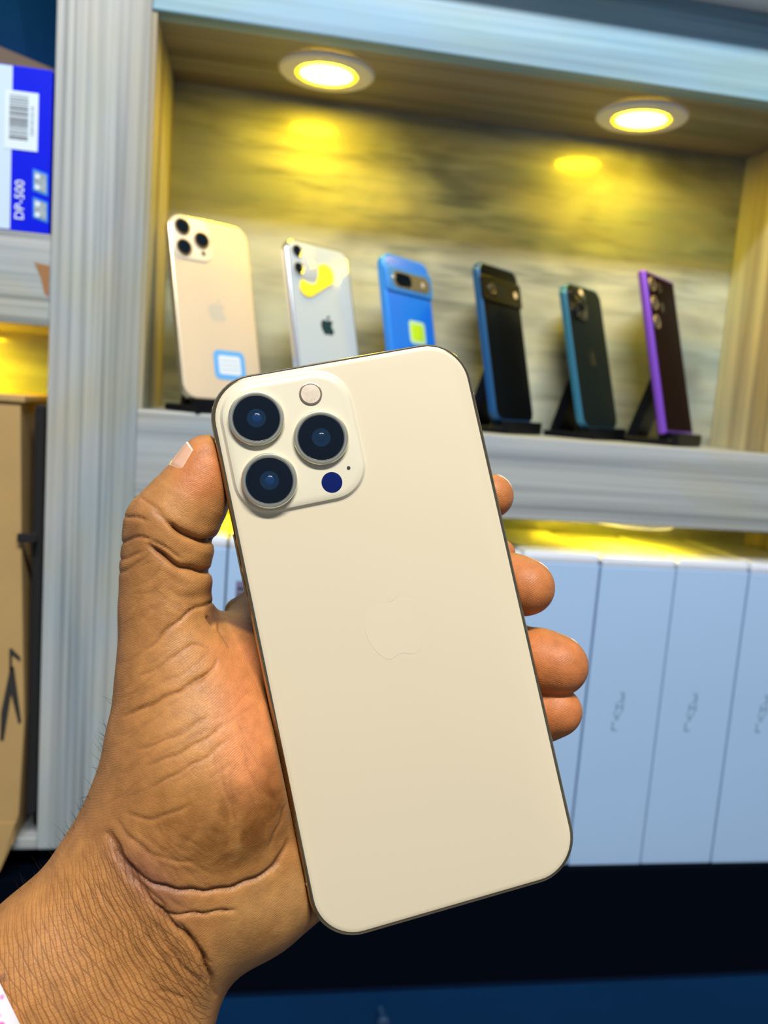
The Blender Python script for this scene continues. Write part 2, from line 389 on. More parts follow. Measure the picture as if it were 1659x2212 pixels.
# --- the phones on the shelf
def shelf_mat(x, y, z, yaw, tilt):
    ax = Vector((math.cos(yaw), math.sin(yaw), 0)); nn = Vector((math.sin(yaw), -math.cos(yaw), 0))
    up = Vector((0, 0, 1)) * math.cos(tilt) - nn * math.sin(tilt)
    nz = ax.cross(up); m = Matrix.Identity(4)
    for i in range(3): m[i][0] = ax[i]; m[i][1] = up[i]; m[i][2] = nz[i]
    m[0][3], m[1][3], m[2][3] = x, y, z
    return m
SH = Z(-0.0196)
STANDM = BLACK_PL
def stand(x, y, yaw, tilt, label, T=0.0085):
    m = Matrix.Translation((x, y, SH)) @ Matrix.Rotation(yaw, 4, 'Z')       # local x across, -y towards the viewer
    t = empty('phone_stand', mw=m)
    tag(t, label, 'phone stand', 'black phone stands along the shelf')
    d = 0.012 + T
    loft('base_plate', [(rrect(0.066, 0.060, 0.006, 0.001), 0.0002), (rrect(0.066, 0.060, 0.006), 0.001), (rrect(0.066, 0.060, 0.006), 0.005), (rrect(0.066, 0.060, 0.006, 0.001), 0.006)], STANDM, t, off=(0, 0.020))
    box('front_lip', (-0.033, -0.0105, 0.0004), (0.033, -0.0030, 0.0125), STANDM, t, 0.001)
    box('ledge', (-0.030, -0.0028, 0.0055), (0.030, 0.0085, 0.0090), STANDM, t, 0.0006)
    # tilted back rest behind the phone
    ct, stt = math.cos(tilt), math.sin(tilt)
    def back(name, a0, a1, b0, b1, th):
        V = []
        for dd in (T + 0.0012, T + 0.0012 + th):
            for a, b_ in ((a0, b0), (a1, b0), (a1, b1), (a0, b1)):
                V.append((a, dd * ct + b_ * stt, 0.0115 - dd * stt + b_ * ct))
        return pyd(name, V, [(0, 1, 2, 3), (7, 6, 5, 4), (0, 4, 5, 1), (1, 5, 6, 2), (2, 6, 7, 3), (3, 7, 4, 0)], STANDM, t)
    back('back_rest', -0.024, 0.024, -0.004, 0.085, 0.004)
    # strut from the rest down to the tail of the base
    p0 = Vector((0, (T + 0.005) * ct + 0.055 * stt, 0.0115 + 0.055 * ct)); p1_ = Vector((0, 0.046, 0.005))
    dr = (p1_ - p0).normalized(); nr = Vector((0, -dr.z, dr.y)) * 0.005
    V = [p + Vector((sx_ * 0.016, 0, 0)) + sg * nr for p in (p0, p1_) for sx_ in (-1, 1) for sg in (-1, 1)]
    pyd('strut', V, [(0, 1, 3, 2), (4, 6, 7, 5), (0, 4, 5, 1), (2, 3, 7, 6), (0, 2, 6, 4), (1, 5, 7, 3)], STANDM, t)
    return t
HZ = SH + 0.0118
def shelf_phone(name, x, y, yaw, tilt, label):
    o = empty(name, mw=shelf_mat(x, y, HZ, yaw, tilt)); tag(o, label, 'smartphone', 'smartphones on display stands'); return o

D = math.radians
# 1 gold phone, triple camera
ps = [(-0.0199, 0.7345, 32.1, 15.9), (0.0762, 0.7441, 35.6, 15.2), (0.1619, 0.7780, 41.2, 13.1), (0.2601, 0.7930, 41.4, 14.1), (0.3532, 0.8020, 37.8, 15.4), (0.4313, 0.7871, 41.4, 14.4)]
SL = ['black stand under the gold phone', 'black stand under the silver white phone', 'black stand under the bright blue phone', 'black stand under the black phone with the wide camera bar', 'black stand under the dark green-grey phone', 'black stand under the purple phone']
for (x, y, a, b_), s in zip(ps, SL): stand(x, y, D(a), D(b_), s)

x, y, a, b_ = ps[0]
g = shelf_phone('smartphone', x, y, D(a), D(b_), 'pale gold smartphone with a blue-bordered sticker on its back')
G_BACK = mat('pale_gold_glass', (0.60, 0.50, 0.37), 0.35)
phone_body(g, 0.0781, 0.1608, 0.0076, 0.0125, mat('pale_gold_frame', (0.75, 0.66, 0.48), 0.25, metal=0.8), G_BACK, SCREEN)
loft('camera_plateau', [(rrect(0.036, 0.037, 0.009, i_), z_) for i_, z_ in ((-0.0006, 0.0), (0, 0.001), (0.0012, 0.0015))], mat('pale_gold_plateau', (0.76, 0.70, 0.56), 0.2), g, off=(-0.0185, 0.1398))
for lx, ly in ((-0.0275, 0.1490), (-0.0275, 0.1308), (-0.0100, 0.1400)): lens(g, lx, ly, 0.0015, 0.0072, 0.0015, mat('gold_ring', (0.45, 0.33, 0.17), 0.25, metal=1.0), False)
lathe('depth_sensor', [(0.002, 0.0013), (0.002, 0.0018)], INK, g, off=(-0.009, 0.1285), n=20, cap1=True)
fruit_logo(g, 0.0, 0.080, 0.021, 0.00008, mat('dull_gold_logo', (0.48, 0.45, 0.38), 0.3))
st = loft('sticker', [(rrect(0.031, 0.026, 0.0055), 0.0001), (rrect(0.031, 0.026, 0.0055), 0.0003)], mat('blue_sticker', (0.10, 0.36, 0.78), 0.6), g, off=(0.0075, 0.0315))
loft('sticker_field', [(rrect(0.0215, 0.0165, 0.0022), 0.0003), (rrect(0.0215, 0.0165, 0.0022), 0.0004)], mat('sticker_white', (0.62, 0.70, 0.80), 0.6), st, off=(0.0075, 0.0315))
for k in range(3): loft('print_line', [(rrect(0.018, 0.0012, 0.0003, 0, 2), 0.0004), (rrect(0.018, 0.0012, 0.0003, 0, 2), 0.00045)], mat('sticker_ink', (0.36, 0.50, 0.68), 0.6), st, off=(0.0075, 0.0355 - k * 0.0040))

# 2 silver white phone, two cameras
x, y, a, b_ = ps[1]
g = shelf_phone('smartphone', x, y, D(a), D(b_), 'silvery white smartphone with a dark fruit logo, second from the post')
phone_body(g, 0.0757, 0.1509, 0.0083, 0.0125, mat('silver_frame', (0.75, 0.78, 0.82), 0.2, metal=0.9), mat('white_gloss_glass', (0.44, 0.51, 0.57), 0.10, spec=0.5), SCREEN, e=0.003, arc=6)
loft('camera_plateau', [(rrect(0.031, 0.031, 0.0085, i_), z_) for i_, z_ in ((-0.0006, 0.0), (0, 0.0008), (0.001, 0.0012))], mat('white_plateau', (0.48, 0.53, 0.57), 0.12), g, off=(-0.0185, 0.1310))
for lx, ly in ((-0.0265, 0.1388), (-0.0265, 0.1232)): lens(g, lx, ly, 0.001, 0.0056, 0.0012, mat('silver_ring', (0.6, 0.6, 0.55), 0.2, metal=1.0), False)
lathe('flash', [(0.003, 0.0011), (0.003, 0.0016)], mat('flash_white', (0.8, 0.78, 0.6), 0.3), g, off=(-0.0115, 0.1310), n=20, cap1=True)
fruit_logo(g, 0.001, 0.0760, 0.0185, 0.00008, mat('dark_mirror_logo', (0.01, 0.035, 0.045), 0.15))

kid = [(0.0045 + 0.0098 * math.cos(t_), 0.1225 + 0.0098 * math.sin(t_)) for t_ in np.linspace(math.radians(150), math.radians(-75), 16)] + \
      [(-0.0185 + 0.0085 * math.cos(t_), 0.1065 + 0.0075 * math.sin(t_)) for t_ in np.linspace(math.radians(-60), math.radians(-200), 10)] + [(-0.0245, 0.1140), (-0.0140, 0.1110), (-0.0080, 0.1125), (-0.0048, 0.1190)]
poly_plate('film_reflection', kid[::-1], 0.0001, 0.00135, mat('yellow_reflection_film', (0.90, 0.74, 0.04), 0.2), g)['label'] = 'film patch painted with a yellow lamp reflection below the cameras'  # lamp reflection in the film, put into the colour as a yellow patch
# 3 bright blue phone with camera bar
x, y, a, b_ = ps[2]
g = shelf_phone('smartphone', x, y, D(a), D(b_), 'bright blue smartphone with a camera bar and small yellow-green sticker')
BLUE = mat('bright_blue_glass', (0.005, 0.17, 0.80), 0.3)
BLUEF = mat('bright_blue_frame', (0.03, 0.24, 0.85), 0.3, metal=0.3)
phone_body(g, 0.0708, 0.1505, 0.0089, 0.0120, BLUEF, BLUE, SCREEN, e=0.0022, arc=5)
bar = loft('camera_bar', [(rrect(0.0700, 0.0240, 0.003, i_), z_) for i_, z_ in ((-0.0004, -0.0006), (0, 0.0014), (0.0008, 0.0020))], BLUEF, g, off=(0.0, 0.1260))
loft('camera_window', [(rrect(0.0580, 0.0165, 0.0082), 0.0019), (rrect(0.0580, 0.0165, 0.0082, 0.0004), 0.0023)], mat('pewter_bar', (0.26, 0.24, 0.18), 0.25, metal=0.6), bar, off=(0.002, 0.1262))
loft('lens_glass', [(rrect(0.0250, 0.0130, 0.0064), 0.0022), (rrect(0.0250, 0.0130, 0.0064, 0.0004), 0.0026)], LENSG, bar, off=(-0.0105, 0.1262))
lathe('flash', [(0.0024, 0.0022), (0.0024, 0.0027)], mat('flash_grey', (0.5, 0.48, 0.4), 0.3), bar, off=(0.0190, 0.1262), n=20, cap1=True)
st = loft('sticker', [(rrect(0.0250, 0.0220, 0.0040), 0.0001), (rrect(0.0250, 0.0220, 0.0040), 0.0003)], mat('pale_green_sticker', (0.42, 0.66, 0.42), 0.6), g, off=(0.0060, 0.0790))
loft('sticker_field', [(rrect(0.0180, 0.0155, 0.0030), 0.0003), (rrect(0.0180, 0.0155, 0.0030), 0.0004)], mat('lime_sticker', (0.42, 0.70, 0.01), 0.6), st, off=(0.0060, 0.0790))

# 4 black phone with wide camera bar
x, y, a, b_ = ps[3]
g = shelf_phone('smartphone', x, y, D(a), D(b_), 'black smartphone with a full-width camera bar beside the blue one')
PBL = mat('black_gloss_glass', (0.003, 0.004, 0.005), 0.25, spec=0.08)
PBF = mat('black_frame_blue_lit', (0.012, 0.085, 0.24), 0.3, metal=0.3)  # blue light on the black phone's side is put into the frame colour
phone_body(g, 0.0732, 0.1556, 0.0087, 0.0110, PBF, PBL, SCREEN, e=0.0022, arc=5)
bar = loft('camera_bar', [(rrect(0.0728, 0.0250, 0.003, i_), z_) for i_, z_ in ((-0.0002, -0.0006), (0, 0.0014), (0.0008, 0.0020))], mat('black_bar', (0.015, 0.014, 0.010), 0.2, metal=0.6), g, off=(0, 0.1290))
loft('lens_glass', [(rrect(0.0330, 0.0140, 0.0069), 0.0019), (rrect(0.0330, 0.0140, 0.0069, 0.0004), 0.0023)], LENSG, bar, off=(-0.0100, 0.1290))
TANR = mat('bronze_ring', (0.42, 0.32, 0.18), 0.25, metal=0.7)
lens(bar, -0.0195, 0.1290, 0.0019, 0.0046, 0.0006, TANR, False)
lathe('flash', [(0.0034, 0.0019), (0.0034, 0.0024)], mat('flash_warm', (0.55, 0.45, 0.30), 0.3), bar, off=(0.0240, 0.1290), n=20, cap1=True)

# 5 dark green-grey phone
x, y, a, b_ = ps[4]
g = shelf_phone('smartphone', x, y, D(a), D(b_), 'dark green-grey smartphone with a painted blue-lit edge beside the purple one')
phone_body(g, 0.0715, 0.1467, 0.0080, 0.0120, mat('graphite_frame_blue_lit', (0.04, 0.20, 0.36), 0.25, metal=0.4), mat('dark_green_glass', (0.008, 0.013, 0.013), 0.35, spec=0.05), SCREEN)  # frame colour carries the blue light that falls on this edge
loft('camera_plateau', [(rrect(0.034, 0.035, 0.0085, i_), z_) for i_, z_ in ((-0.0006, 0.0), (0, 0.001), (0.0012, 0.0015))], mat('dark_plateau', (0.008, 0.010, 0.010), 0.12), g, off=(-0.0165, 0.1265))
DRING = mat('dark_ring', (0.03, 0.03, 0.03), 0.2, metal=0.8)
for lx, ly in ((-0.0250, 0.1350), (-0.0250, 0.1178), (-0.0085, 0.1265)): lens(g, lx, ly, 0.0015, 0.0068, 0.0014, DRING, False)
lathe('flash', [(0.0032, 0.0014), (0.0032, 0.0021)], mat('flash_warm_bright', (0.75, 0.62, 0.42), 0.3), g, off=(-0.0085, 0.1388), n=20, cap1=True)
fruit_logo(g, 0.0, 0.0735, 0.0185, 0.00008, mat('black_logo', (0.002, 0.003, 0.003), 0.1))

# 6 purple phone with separate lenses
x, y, a, b_ = ps[5]
g = shelf_phone('smartphone', x, y, D(a), D(b_), 'dark purple square-cornered smartphone with bare camera rings at the niche end')
phone_body(g, 0.0781, 0.1634, 0.0089, 0.0022, mat('purple_frame', (0.20, 0.07, 0.62), 0.3, metal=0.4), mat('burgundy_glass', (0.008, 0.002, 0.003), 0.35, spec=0.02), SCREEN, e=0.0034, arc=6)
for lx, ly in ((-0.0265, 0.1500), (-0.0265, 0.1310), (-0.0265, 0.1120)): lens(g, lx, ly, 0.0, 0.0068, 0.0014, mat('bronze_pink_ring', (0.62, 0.46, 0.28), 0.3, metal=0.6), False)
for lx, ly in ((-0.0075, 0.1490), (-0.0075, 0.1290)): lens(g, lx, ly, 0.0, 0.0050, 0.0008, mat('dim_ring', (0.10, 0.07, 0.06), 0.3, metal=0.6), False)

# ------------------------------------------------------------------ blue appliance box in the left bay
BX0, BX1, BZ0, BZ1, BYF = -0.300, -0.1625, Z(0.1122), Z(0.2345), YF + 0.004
bb = empty('blue_product_box', (0, 0, 0)); tag(bb, 'bright blue and white product box with an opened brown flap', 'box')
box('carton_body', (BX0, BYF, BZ0), (BX1, YB - 0.036, BZ1), mat('royal_blue_card', (0.0, 0.008, 0.66), 0.45, spec=0.15), bb, 0.0008)
xs = float(on_y(25, 300, BYF)[0])
box('white_panel', (BX0 + 0.001, BYF - 0.0003, BZ0 + 0.0008), (xs, BYF + 0.0004, BZ1 - 0.0008), mat('pale_blue_white_card', (0.52, 0.66, 0.80), 0.4), bb, 0)
fv = [(BX0, BYF, BZ1), (BX1, BYF + 0.008, BZ1), (BX1 - 0.001, BYF + 0.040, BZ1 + 0.012), (BX0, BYF + 0.004, BZ1 + 0.040)]
pyd('flap', fv + [(a_, b2 + 0.003, c_ + 0.0012) for a_, b2, c_ in fv], [(0, 1, 2, 3), (7, 6, 5, 4), (0, 4, 5, 1), (1, 5, 6, 2), (2, 6, 7, 3), (3, 7, 4, 0)], CARDIN, bb)
lab = mat('label_white', (0.62, 0.74, 0.84), 0.5)
a0 = on_y(10, 320, BYF); a1 = on_y(84, 203, BYF)
bl = box('barcode_label', (a0[0], BYF - 0.0006, a0[2]), (a1[0], BYF + 0.0002, a1[2]), lab, bb, 0)
hgt = a1[2] - a0[2]; wdt = a1[0] - a0[0]; zc = a0[2] + hgt * 0.17
while zc < a1[2] - hgt * 0.08:
    t_ = random.choice([0.0005, 0.0005, 0.0008, 0.0012])
    box('barcode_bar', (a0[0] + wdt * 0.13, BYF - 0.0007, zc), (a0[0] + wdt * 0.70, BYF - 0.0005, zc + t_), INK, bl, 0)
    zc += t_ + random.choice([0.0006, 0.0009, 0.0012])
def box_text(s, u, v, size, m, parent, name='lettering'):
    p = on_y(u, v, BYF - 0.0008)
    mt = Matrix.Translation(Vector(p)) @ Matrix.Rotation(math.radians(90), 4, 'X') @ Matrix.Rotation(math.radians(90), 4, 'Z')
    return text_mesh(name, s, size, m, parent, mt)
box_text('DP-500', 43, 432, 0.0098, mat('lettering_white', (0.75, 0.85, 0.95), 0.5), bb)
tiny = mat('grey_print', (0.25, 0.33, 0.42), 0.6)
box_text('EAN 05110-10', 70, 262, 0.0036, tiny, bl, 'small_print')
for (v0, v1) in ((364, 420), (425, 478)):
    pts = [(71, v1 - 8), (71, v0), (103, v0 + 12), (103, v1 + 4)]
    W3 = [on_y(u_, v_, BYF - 0.0004) for u_, v_ in pts]
    fr_ = pyd('icon_frame', W3 + [p + np.array([0, 0.0006, 0]) for p in W3], [(0, 1, 2, 3), (7, 6, 5, 4), (0, 4, 5, 1), (1, 5, 6, 2), (2, 6, 7, 3), (3, 7, 4, 0)], mat('icon_blue', (0.02, 0.22, 0.72), 0.4), bb)
    cc = sum(W3) / 4
    W4 = [cc + (p - cc) * 0.80 + np.array([0, -0.0003, 0]) for p in W3]
    pyd('icon_picture', W4 + [p + np.array([0, 0.0004, 0]) for p in W4], [(0, 1, 2, 3), (7, 6, 5, 4), (0, 4, 5, 1), (1, 5, 6, 2), (2, 6, 7, 3), (3, 7, 4, 0)], mat('icon_grey', (0.30, 0.36, 0.40), 0.4, noise=0.6, nscale=300), fr_)
    for k_ in range(2):
        lathe('icon_mark', [(0.0020, 0.0), (0.0020, 0.0003)], lab, fr_, n=16, cap1=True).matrix_local = Matrix.Translation(Vector(cc + np.array([-0.002, -0.0004, 0.004 * (k_ * 2 - 1)]))) @ Matrix.Rotation(math.radians(90), 4, 'X')
# teal crate standing behind the blue box
TEAL = mat('teal_plastic', (0.008, 0.30, 0.48), 0.45, noise=0.3, nscale=14)
tb = empty('teal_storage_bag', (0, 0, 0)); tag(tb, 'dark teal folded bag standing behind the blue box', 'bag')
V = [(-0.30, YB - 0.010, Z(0.1118)), (-0.163, YB - 0.010, Z(0.1118)), (-0.163, YB - 0.010, Z(0.355)), (-0.30, YB - 0.010, Z(0.355)), (-0.185, YB - 0.022, Z(0.1118)), (-0.225, YB - 0.024, Z(0.355))]
pyd('bag_side', [V[0], V[4], V[5], V[3], (-0.30, YB - 0.002, Z(0.1118)), (-0.30, YB - 0.002, Z(0.355))], [(0, 1, 2, 3), (0, 3, 5, 4)], TEAL, tb)
pyd('bag_front', [V[4], V[1], V[2], V[5], (-0.163, YB - 0.002, Z(0.1118)), (-0.163, YB - 0.002, Z(0.355))], [(0, 1, 2, 3), (1, 4, 5, 2)], TEAL, tb)

# ------------------------------------------------------------------ cardboard carton and blackened gap in the lower left bay
ct = empty('cardboard_carton', (0, 0, 0)); tag(ct, 'tall brown cardboard carton in the lower left bay', 'carton')
YC = YF - 0.012
edge = [(44, 866), (46, 1200), (52, 1560), (40, 1760), (22, 1830), (0, 1880)]
pr = [tuple(on_y(u_, v_, YC)[[0, 2]]) for u_, v_ in edge]
out = pr + [(-0.36, pr[-1][1] - 0.03), (-0.36, pr[0][1])]
zr = Z(-0.3925)
out = [(a_, max(c_, zr)) for a_, c_ in pr[:4]] + [(pr[3][0] - 0.004, zr), (-0.36, zr), (-0.36, pr[0][1])]
n = len(out)
V = [(a_, YC, c_) for a_, c_ in out] + [(a_, YB - 0.02, c_) for i, (a_, c_) in enumerate(out)]
F = [tuple(range(n))] + [tuple(range(2 * n - 1, n - 1, -1))] + [(i, i + n, (i + 1) % n + n, (i + 1) % n) for i in range(n)]
cb = pyd('carton_body', V, F, CARD, ct)
box('top_flap', (-0.36, YC - 0.003, pr[0][1] - 0.001), (pr[0][0] + 0.004, YB - 0.02, pr[0][1] + 0.004), CARD, ct, 0.001)
fo = [pr[3], pr[4], pr[5], (-0.36, pr[5][1] - 0.03), (-0.36, zr + 0.02), (pr[3][0] - 0.001, zr + 0.02)]; k = len(fo)
pyd('bottom_flap', [(a_, YC - 0.0015, c_) for a_, c_ in fo] + [(a_, YC + 0.003, c_) for a_, c_ in fo], [tuple(range(k)), tuple(range(2 * k - 1, k - 1, -1))] + [(i, i + k, (i + 1) % k + k, (i + 1) % k) for i in range(k)], CARD, ct)
# printed arrow mark
for pts in ([(2, 1540), (22, 1440), (30, 1440), (46, 1560), (40, 1565), (24, 1500), (8, 1600), (0, 1600)], [(20, 1402), (24, 1400), (44, 1420), (44, 1430), (26, 1416), (26, 1450), (20, 1450)]):
    P3 = [on_y(u_, v_, YC - 0.0004) for u_, v_ in pts]; k = len(P3)
    pyd('arrow_print', P3 + [p + np.array([0, 0.0006, 0]) for p in P3], [tuple(range(k - 1, -1, -1)), tuple(range(k, 2 * k))] + [(i, (i + 1) % k, (i + 1) % k + k, i + k) for i in range(k)], INK, ct)
bag = empty('black_gap_fill', (0, 0, 0)); tag(bag, 'black fill of the shaded gap between the carton and the post, with a black strap', 'bag')  # no bag here: black blocks stand in for the gap's shade, plus a strap
GAPBLK = mat('black_gap_and_strap', (0.004, 0.004, 0.005), 0.9)
box('shade_gap_body', (pr[2][0] + 0.0012, YF - 0.006, Z(-0.370)), (XL - 0.0012, YB - 0.004, pr[0][1] - 0.002), GAPBLK, bag, 0.003)  # black block stands in for the shade in the gap beside the carton
box('shade_gap_body', (pr[2][0] + 0.0012, YF + 0.02, Z(-0.3925)), (XL - 0.0012, YB - 0.004, Z(-0.369)), GAPBLK, bag, 0.002)
for (u_, v_), hh, ww in (((50, 1162), 0.007, 0.009),):
    p = on_y(u_, v_, YC - 0.004)
    box('strap', (p[0] - ww / 2, YC - 0.006, p[2] - hh / 2), (p[0] + ww, YC - 0.0010, p[2] + hh / 2), GAPBLK, bag, 0.0012)
    box('strap', (p[0] + ww - 0.003, YC - 0.004, p[2] - hh / 2), (p[0] + ww, YF + 0.034, p[2] + hh / 2), GAPBLK, bag, 0.001)

# ------------------------------------------------------------------ white boxes in the lower right bay
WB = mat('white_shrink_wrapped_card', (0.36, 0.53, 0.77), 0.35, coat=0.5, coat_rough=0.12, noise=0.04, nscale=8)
WBT = mat('white_wrapped_top_lit', (0.70, 0.75, 0.84), 0.25, coat=0.8, coat_rough=0.1)  # lamplight on the box tops painted in: lighter than the card below
GREYP = mat('pale_grey_print', (0.12, 0.22, 0.30), 0.6)
seams = [0.5535, 0.4783, 0.4031, 0.3279, 0.2527, 0.1775, 0.1023, 0.0500, -0.0110, -0.0860]
descr = ['nearest the right side', 'second from the right side', 'third from the right side', 'right beside the lower fingers', 'behind the phone, fifth from the right side', 'behind the phone, sixth from the right side', 'behind the phone, seventh from the right side', 'dark barcode label between thumb and phone', 'at the post end of the row']
for k in range(9):
    x1, x0 = seams[k], seams[k + 1]
    dz = [0, .0005, 0, .001, 0, .0005, 0.0, .0004, .001][k]; yf = YF + 0.001 + [0, .0006, .0002, .002, 0, .001, 0, .001, 0][k]
    t = empty('white_box', ((x0 + x1) / 2, yf, Z(-0.4284)))
    tag(t, 'tall white shrink-wrapped box in the lower bay, ' + descr[k], 'box', 'white boxes lined up under the shelf')
    hw = (x1 - x0) / 2 - 0.0006; hh = 0.3055 + dz
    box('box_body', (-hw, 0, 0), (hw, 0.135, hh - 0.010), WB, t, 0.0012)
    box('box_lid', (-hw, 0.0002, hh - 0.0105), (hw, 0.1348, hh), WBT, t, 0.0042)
    if k < 7:
        # faint stacked lettering on the spine
        zt = 0.164
        for gi, (s, wd_) in enumerate((('3', 0.0135), ('H', 0.0125), ('V', 0.0125), ('L', 0.0135))):
            mt = Matrix.Translation((-0.002 - gi * 0.0016, -0.0001, zt + 0.006 - gi * 0.0096)) @ Matrix.Rotation(math.radians(90), 4, 'X')
            text_mesh('lettering', s, wd_, GREYP, t, mt, 0.00008)
    elif k == 7:
        lb_ = box('barcode_label', (-0.022, -0.0003, 0.205), (0.004, 0.0003, 0.268), mat('grey_violet_label', (0.16, 0.15, 0.26), 0.5), t, 0)
        for j in range(9): box('barcode_bar', (-0.0205, -0.0005, 0.212 + j * 0.006), (-0.015, -0.0002, 0.2145 + j * 0.006), INK, lb_, 0)
# ------------------------------------------------------------------ the hand (one continuous surface, camera-frame millimetres while it is built)
pn = -axz                                       # phone plane normal, pointing away from the viewer
pd = float(pc @ pn)
def hp3(u, v, dz):                              # pixel + depth behind the phone's back plane (mm) -> camera frame mm
    d = np.array([(u - CX) / FPX, (v - CY) / FPX, 1.0])
    return d * (pd / float(d @ pn)) * 1000.0 + np.array([0, 0, dz])
def cap(a, b):                                  # tapered capsule from (u, v, dz, r mm) nodes
    A = hp3(*a[:3]); B = hp3(*b[:3]); ra, rb = a[3], b[3]; ba = B - A; l2 = float(ba @ ba)
    def f(P):
        pa = P - A; t = np.clip(pa @ ba / l2, 0, 1)
        return np.linalg.norm(pa - t[:, None] * ba, axis=1) - (ra + t * (rb - ra))
    return f
def ell(c, rad, ax=None):
    C = hp3(*c); rad = np.array(rad, float); A = np.eye(3) if ax is None else ax
    def f(P):
        q_ = (P - C) @ A.T
        k0 = np.linalg.norm(q_ / rad, axis=1); k1 = np.linalg.norm(q_ / rad ** 2, axis=1)
        return k0 * (k0 - 1.0) / np.maximum(k1, 1e-6)
    return f
def smin(a, b, k):
    h = np.maximum(k - np.abs(a - b), 0) / k
    return np.minimum(a, b) - h * h * k * 0.25
def smax(a, b, k): return -smin(-a, -b, k)
def chain(nodes): return [cap(a, b) for a, b in zip(nodes[:-1], nodes[1:])]
def rotz(deg):
    c, s = math.cos(math.radians(deg)), math.sin(math.radians(deg)); return np.array([[c, s, 0], [-s, c, 0], [0, 0, 1.0]])

ARM = [cap((278, 1900, 16, 19.0), (68, 2158, 10, 21.0)), cap((68, 2158, 10, 21.0), (-150, 2410, 4, 23.5)),
       cap((366, 2008, 18, 19.0), (252, 2262, 16, 20.5)), cap((252, 2262, 16, 20.5), (60, 2560, 12, 24)),
       cap((322, 1958, 16, 20.5), (140, 2225, 12, 22)), cap((140, 2225, 12, 22), (-60, 2510, 8, 25))]
PALM = [cap((300, 1880, 16, 18.5), (372, 1680, 14, 19.0)), cap((372, 1680, 14, 19), (352, 1480, 13, 15.0)),
        ell((455, 1750, 11), (24, 27, 23), rotz(18)), ell((400, 1640, 13), (20, 30, 17), rotz(6)),
        cap((372, 1985, 18, 18), (520, 1968, 18, 17.8)), cap((520, 1968, 18, 17.8), (660, 1880, 24, 17.0)),
        cap((660, 1880, 24, 17.0), (830, 1700, 31, 14.5)),
        cap((470, 1850, 22, 18), (620, 1640, 28, 15)), cap((430, 1640, 22, 16), (560, 1430, 31, 13.5)),
        cap((620, 1640, 28, 15), (760, 1450, 36, 13)), cap((560, 1430, 31, 13.5), (760, 1450, 36, 13)),
        cap((760, 1450, 36, 13), (840, 1580, 36, 13)), cap((840, 1580, 36, 13), (870, 1700, 34, 12)), cap((620, 1640, 28, 15), (840, 1600, 34, 14))]
THUMB = chain([(350, 1480, 13, 14.6), (338, 1372, 12, 12.6), (334, 1290, 11, 11.6)]) + chain([(334, 1300, 11, 11.6), (338, 1215, 10, 11.4), (350, 1140, 9, 11.7)]) + \
        chain([(350, 1140, 9, 11.7), (398, 1074, 8.5, 10.0), (421, 1035, 8, 7.9), (431, 1005, 7.4, 6.4), (436, 981, 7.0, 5.8)])
THUMBX = [ell((430, 1050, 7.5), (6.8, 10.5, 8.5), rotz(14)), ell((298, 1135, 11), (5.8, 7.5, 9)), ell((392, 1200, 8), (6.3, 3.4, 8), rotz(-8)), ell((392, 1267, 8), (6.0, 4.2, 8.5))]
WEB = [cap((392, 1400, 14, 8.0), (510, 1425, 26, 9.5)), cap((390, 1470, 14, 11), (520, 1490, 26, 12))]
FING = [chain([(520, 1405, 36, 12.0), (665, 1322, 40, 12.4), (890, 1150, 36, 10.0), (1010, 1078, 24, 9.0), (1073, 1070, 12.5, 6.9)]),
        chain([(760, 1450, 36, 13), (965, 1300, 40, 10.6), (1075, 1277, 27, 9.6), (1120, 1274, 17, 9.2), (1153, 1277, 12, 8.6)]) + chain([(1040, 1215, 38, 8), (1116, 1206, 32, 4.6)]),
        chain([(840, 1580, 36, 12.6), (1020, 1465, 40, 10.6), (1130, 1447, 26, 9.8), (1185, 1449, 15, 9.5), (1223, 1453, 11, 9.1)]),
        chain([(870, 1700, 34, 11.5), (1050, 1600, 38, 9.2), (1150, 1580, 25, 8.6), (1192, 1570, 17, 8.3), (1225, 1559, 13, 7.4)])]
INDEXROOT = [cap((466, 1352, 36, 4.2), (560, 1318, 42, 7.6)), cap((560, 1318, 42, 7.6), (680, 1290, 46, 9))]
FINGNODE = [((1010, 1078, 24), (1078, 1070, 11.5)), ((1112, 1274, 18), (1165, 1277, 10)), ((1172, 1449, 17), (1235, 1454, 9.5)), ((1182, 1573, 18), (1234, 1557, 11.5))]
def sdf(P):
    def grp(fs, k):
        d = fs[0](P)
        for f in fs[1:]: d = smin(d, f(P), k)
        return d
    arm = grp(ARM, 9.0); palm = grp(PALM, 12.0)
    d = smin(arm, palm, 15.0)
    th = grp(THUMB, 5.0)
    for f in THUMBX: th = smin(th, f(P), 2.2)
    d = smin(d, th, 6.0)
    for f in WEB: d = smin(d, f(P), 5.0)
    fd = None
    for fs in FING:
        x_ = grp(fs, 4.0); fd = x_ if fd is None else smin(fd, x_, 0.7)
    d = smin(d, fd, 5.0)
    for f in INDEXROOT: d = smin(d, f(P), 1.6)
    # flesh is pressed flat where it touches the phone
    q_ = (P / 1000.0 - (pc + pn * (GT / 2 - 0.012))) @ np.stack([axx, axy, axz], 1)
    q_ = np.abs(q_) * 1000.0 - np.array([GW / 2, GH / 2, GT / 2 + 0.012]) * 1000.0 + 1.0
    bx_ = np.linalg.norm(np.maximum(q_, 0), axis=1) + np.minimum(q_.max(axis=1), 0) - 1.0
    return smax(d, 0.12 - bx_, 1.6)
def sdf_b(P, n=400000):
    return np.concatenate([sdf(P[i:i + n]) for i in range(0, len(P), n)])
def grad(P, e=0.25):
    g_ = np.stack([sdf_b(P + dv) - sdf_b(P - dv) for dv in np.eye(3) * e], 1)
    return g_ / np.maximum(np.linalg.norm(g_, axis=1, keepdims=True), 1e-9)

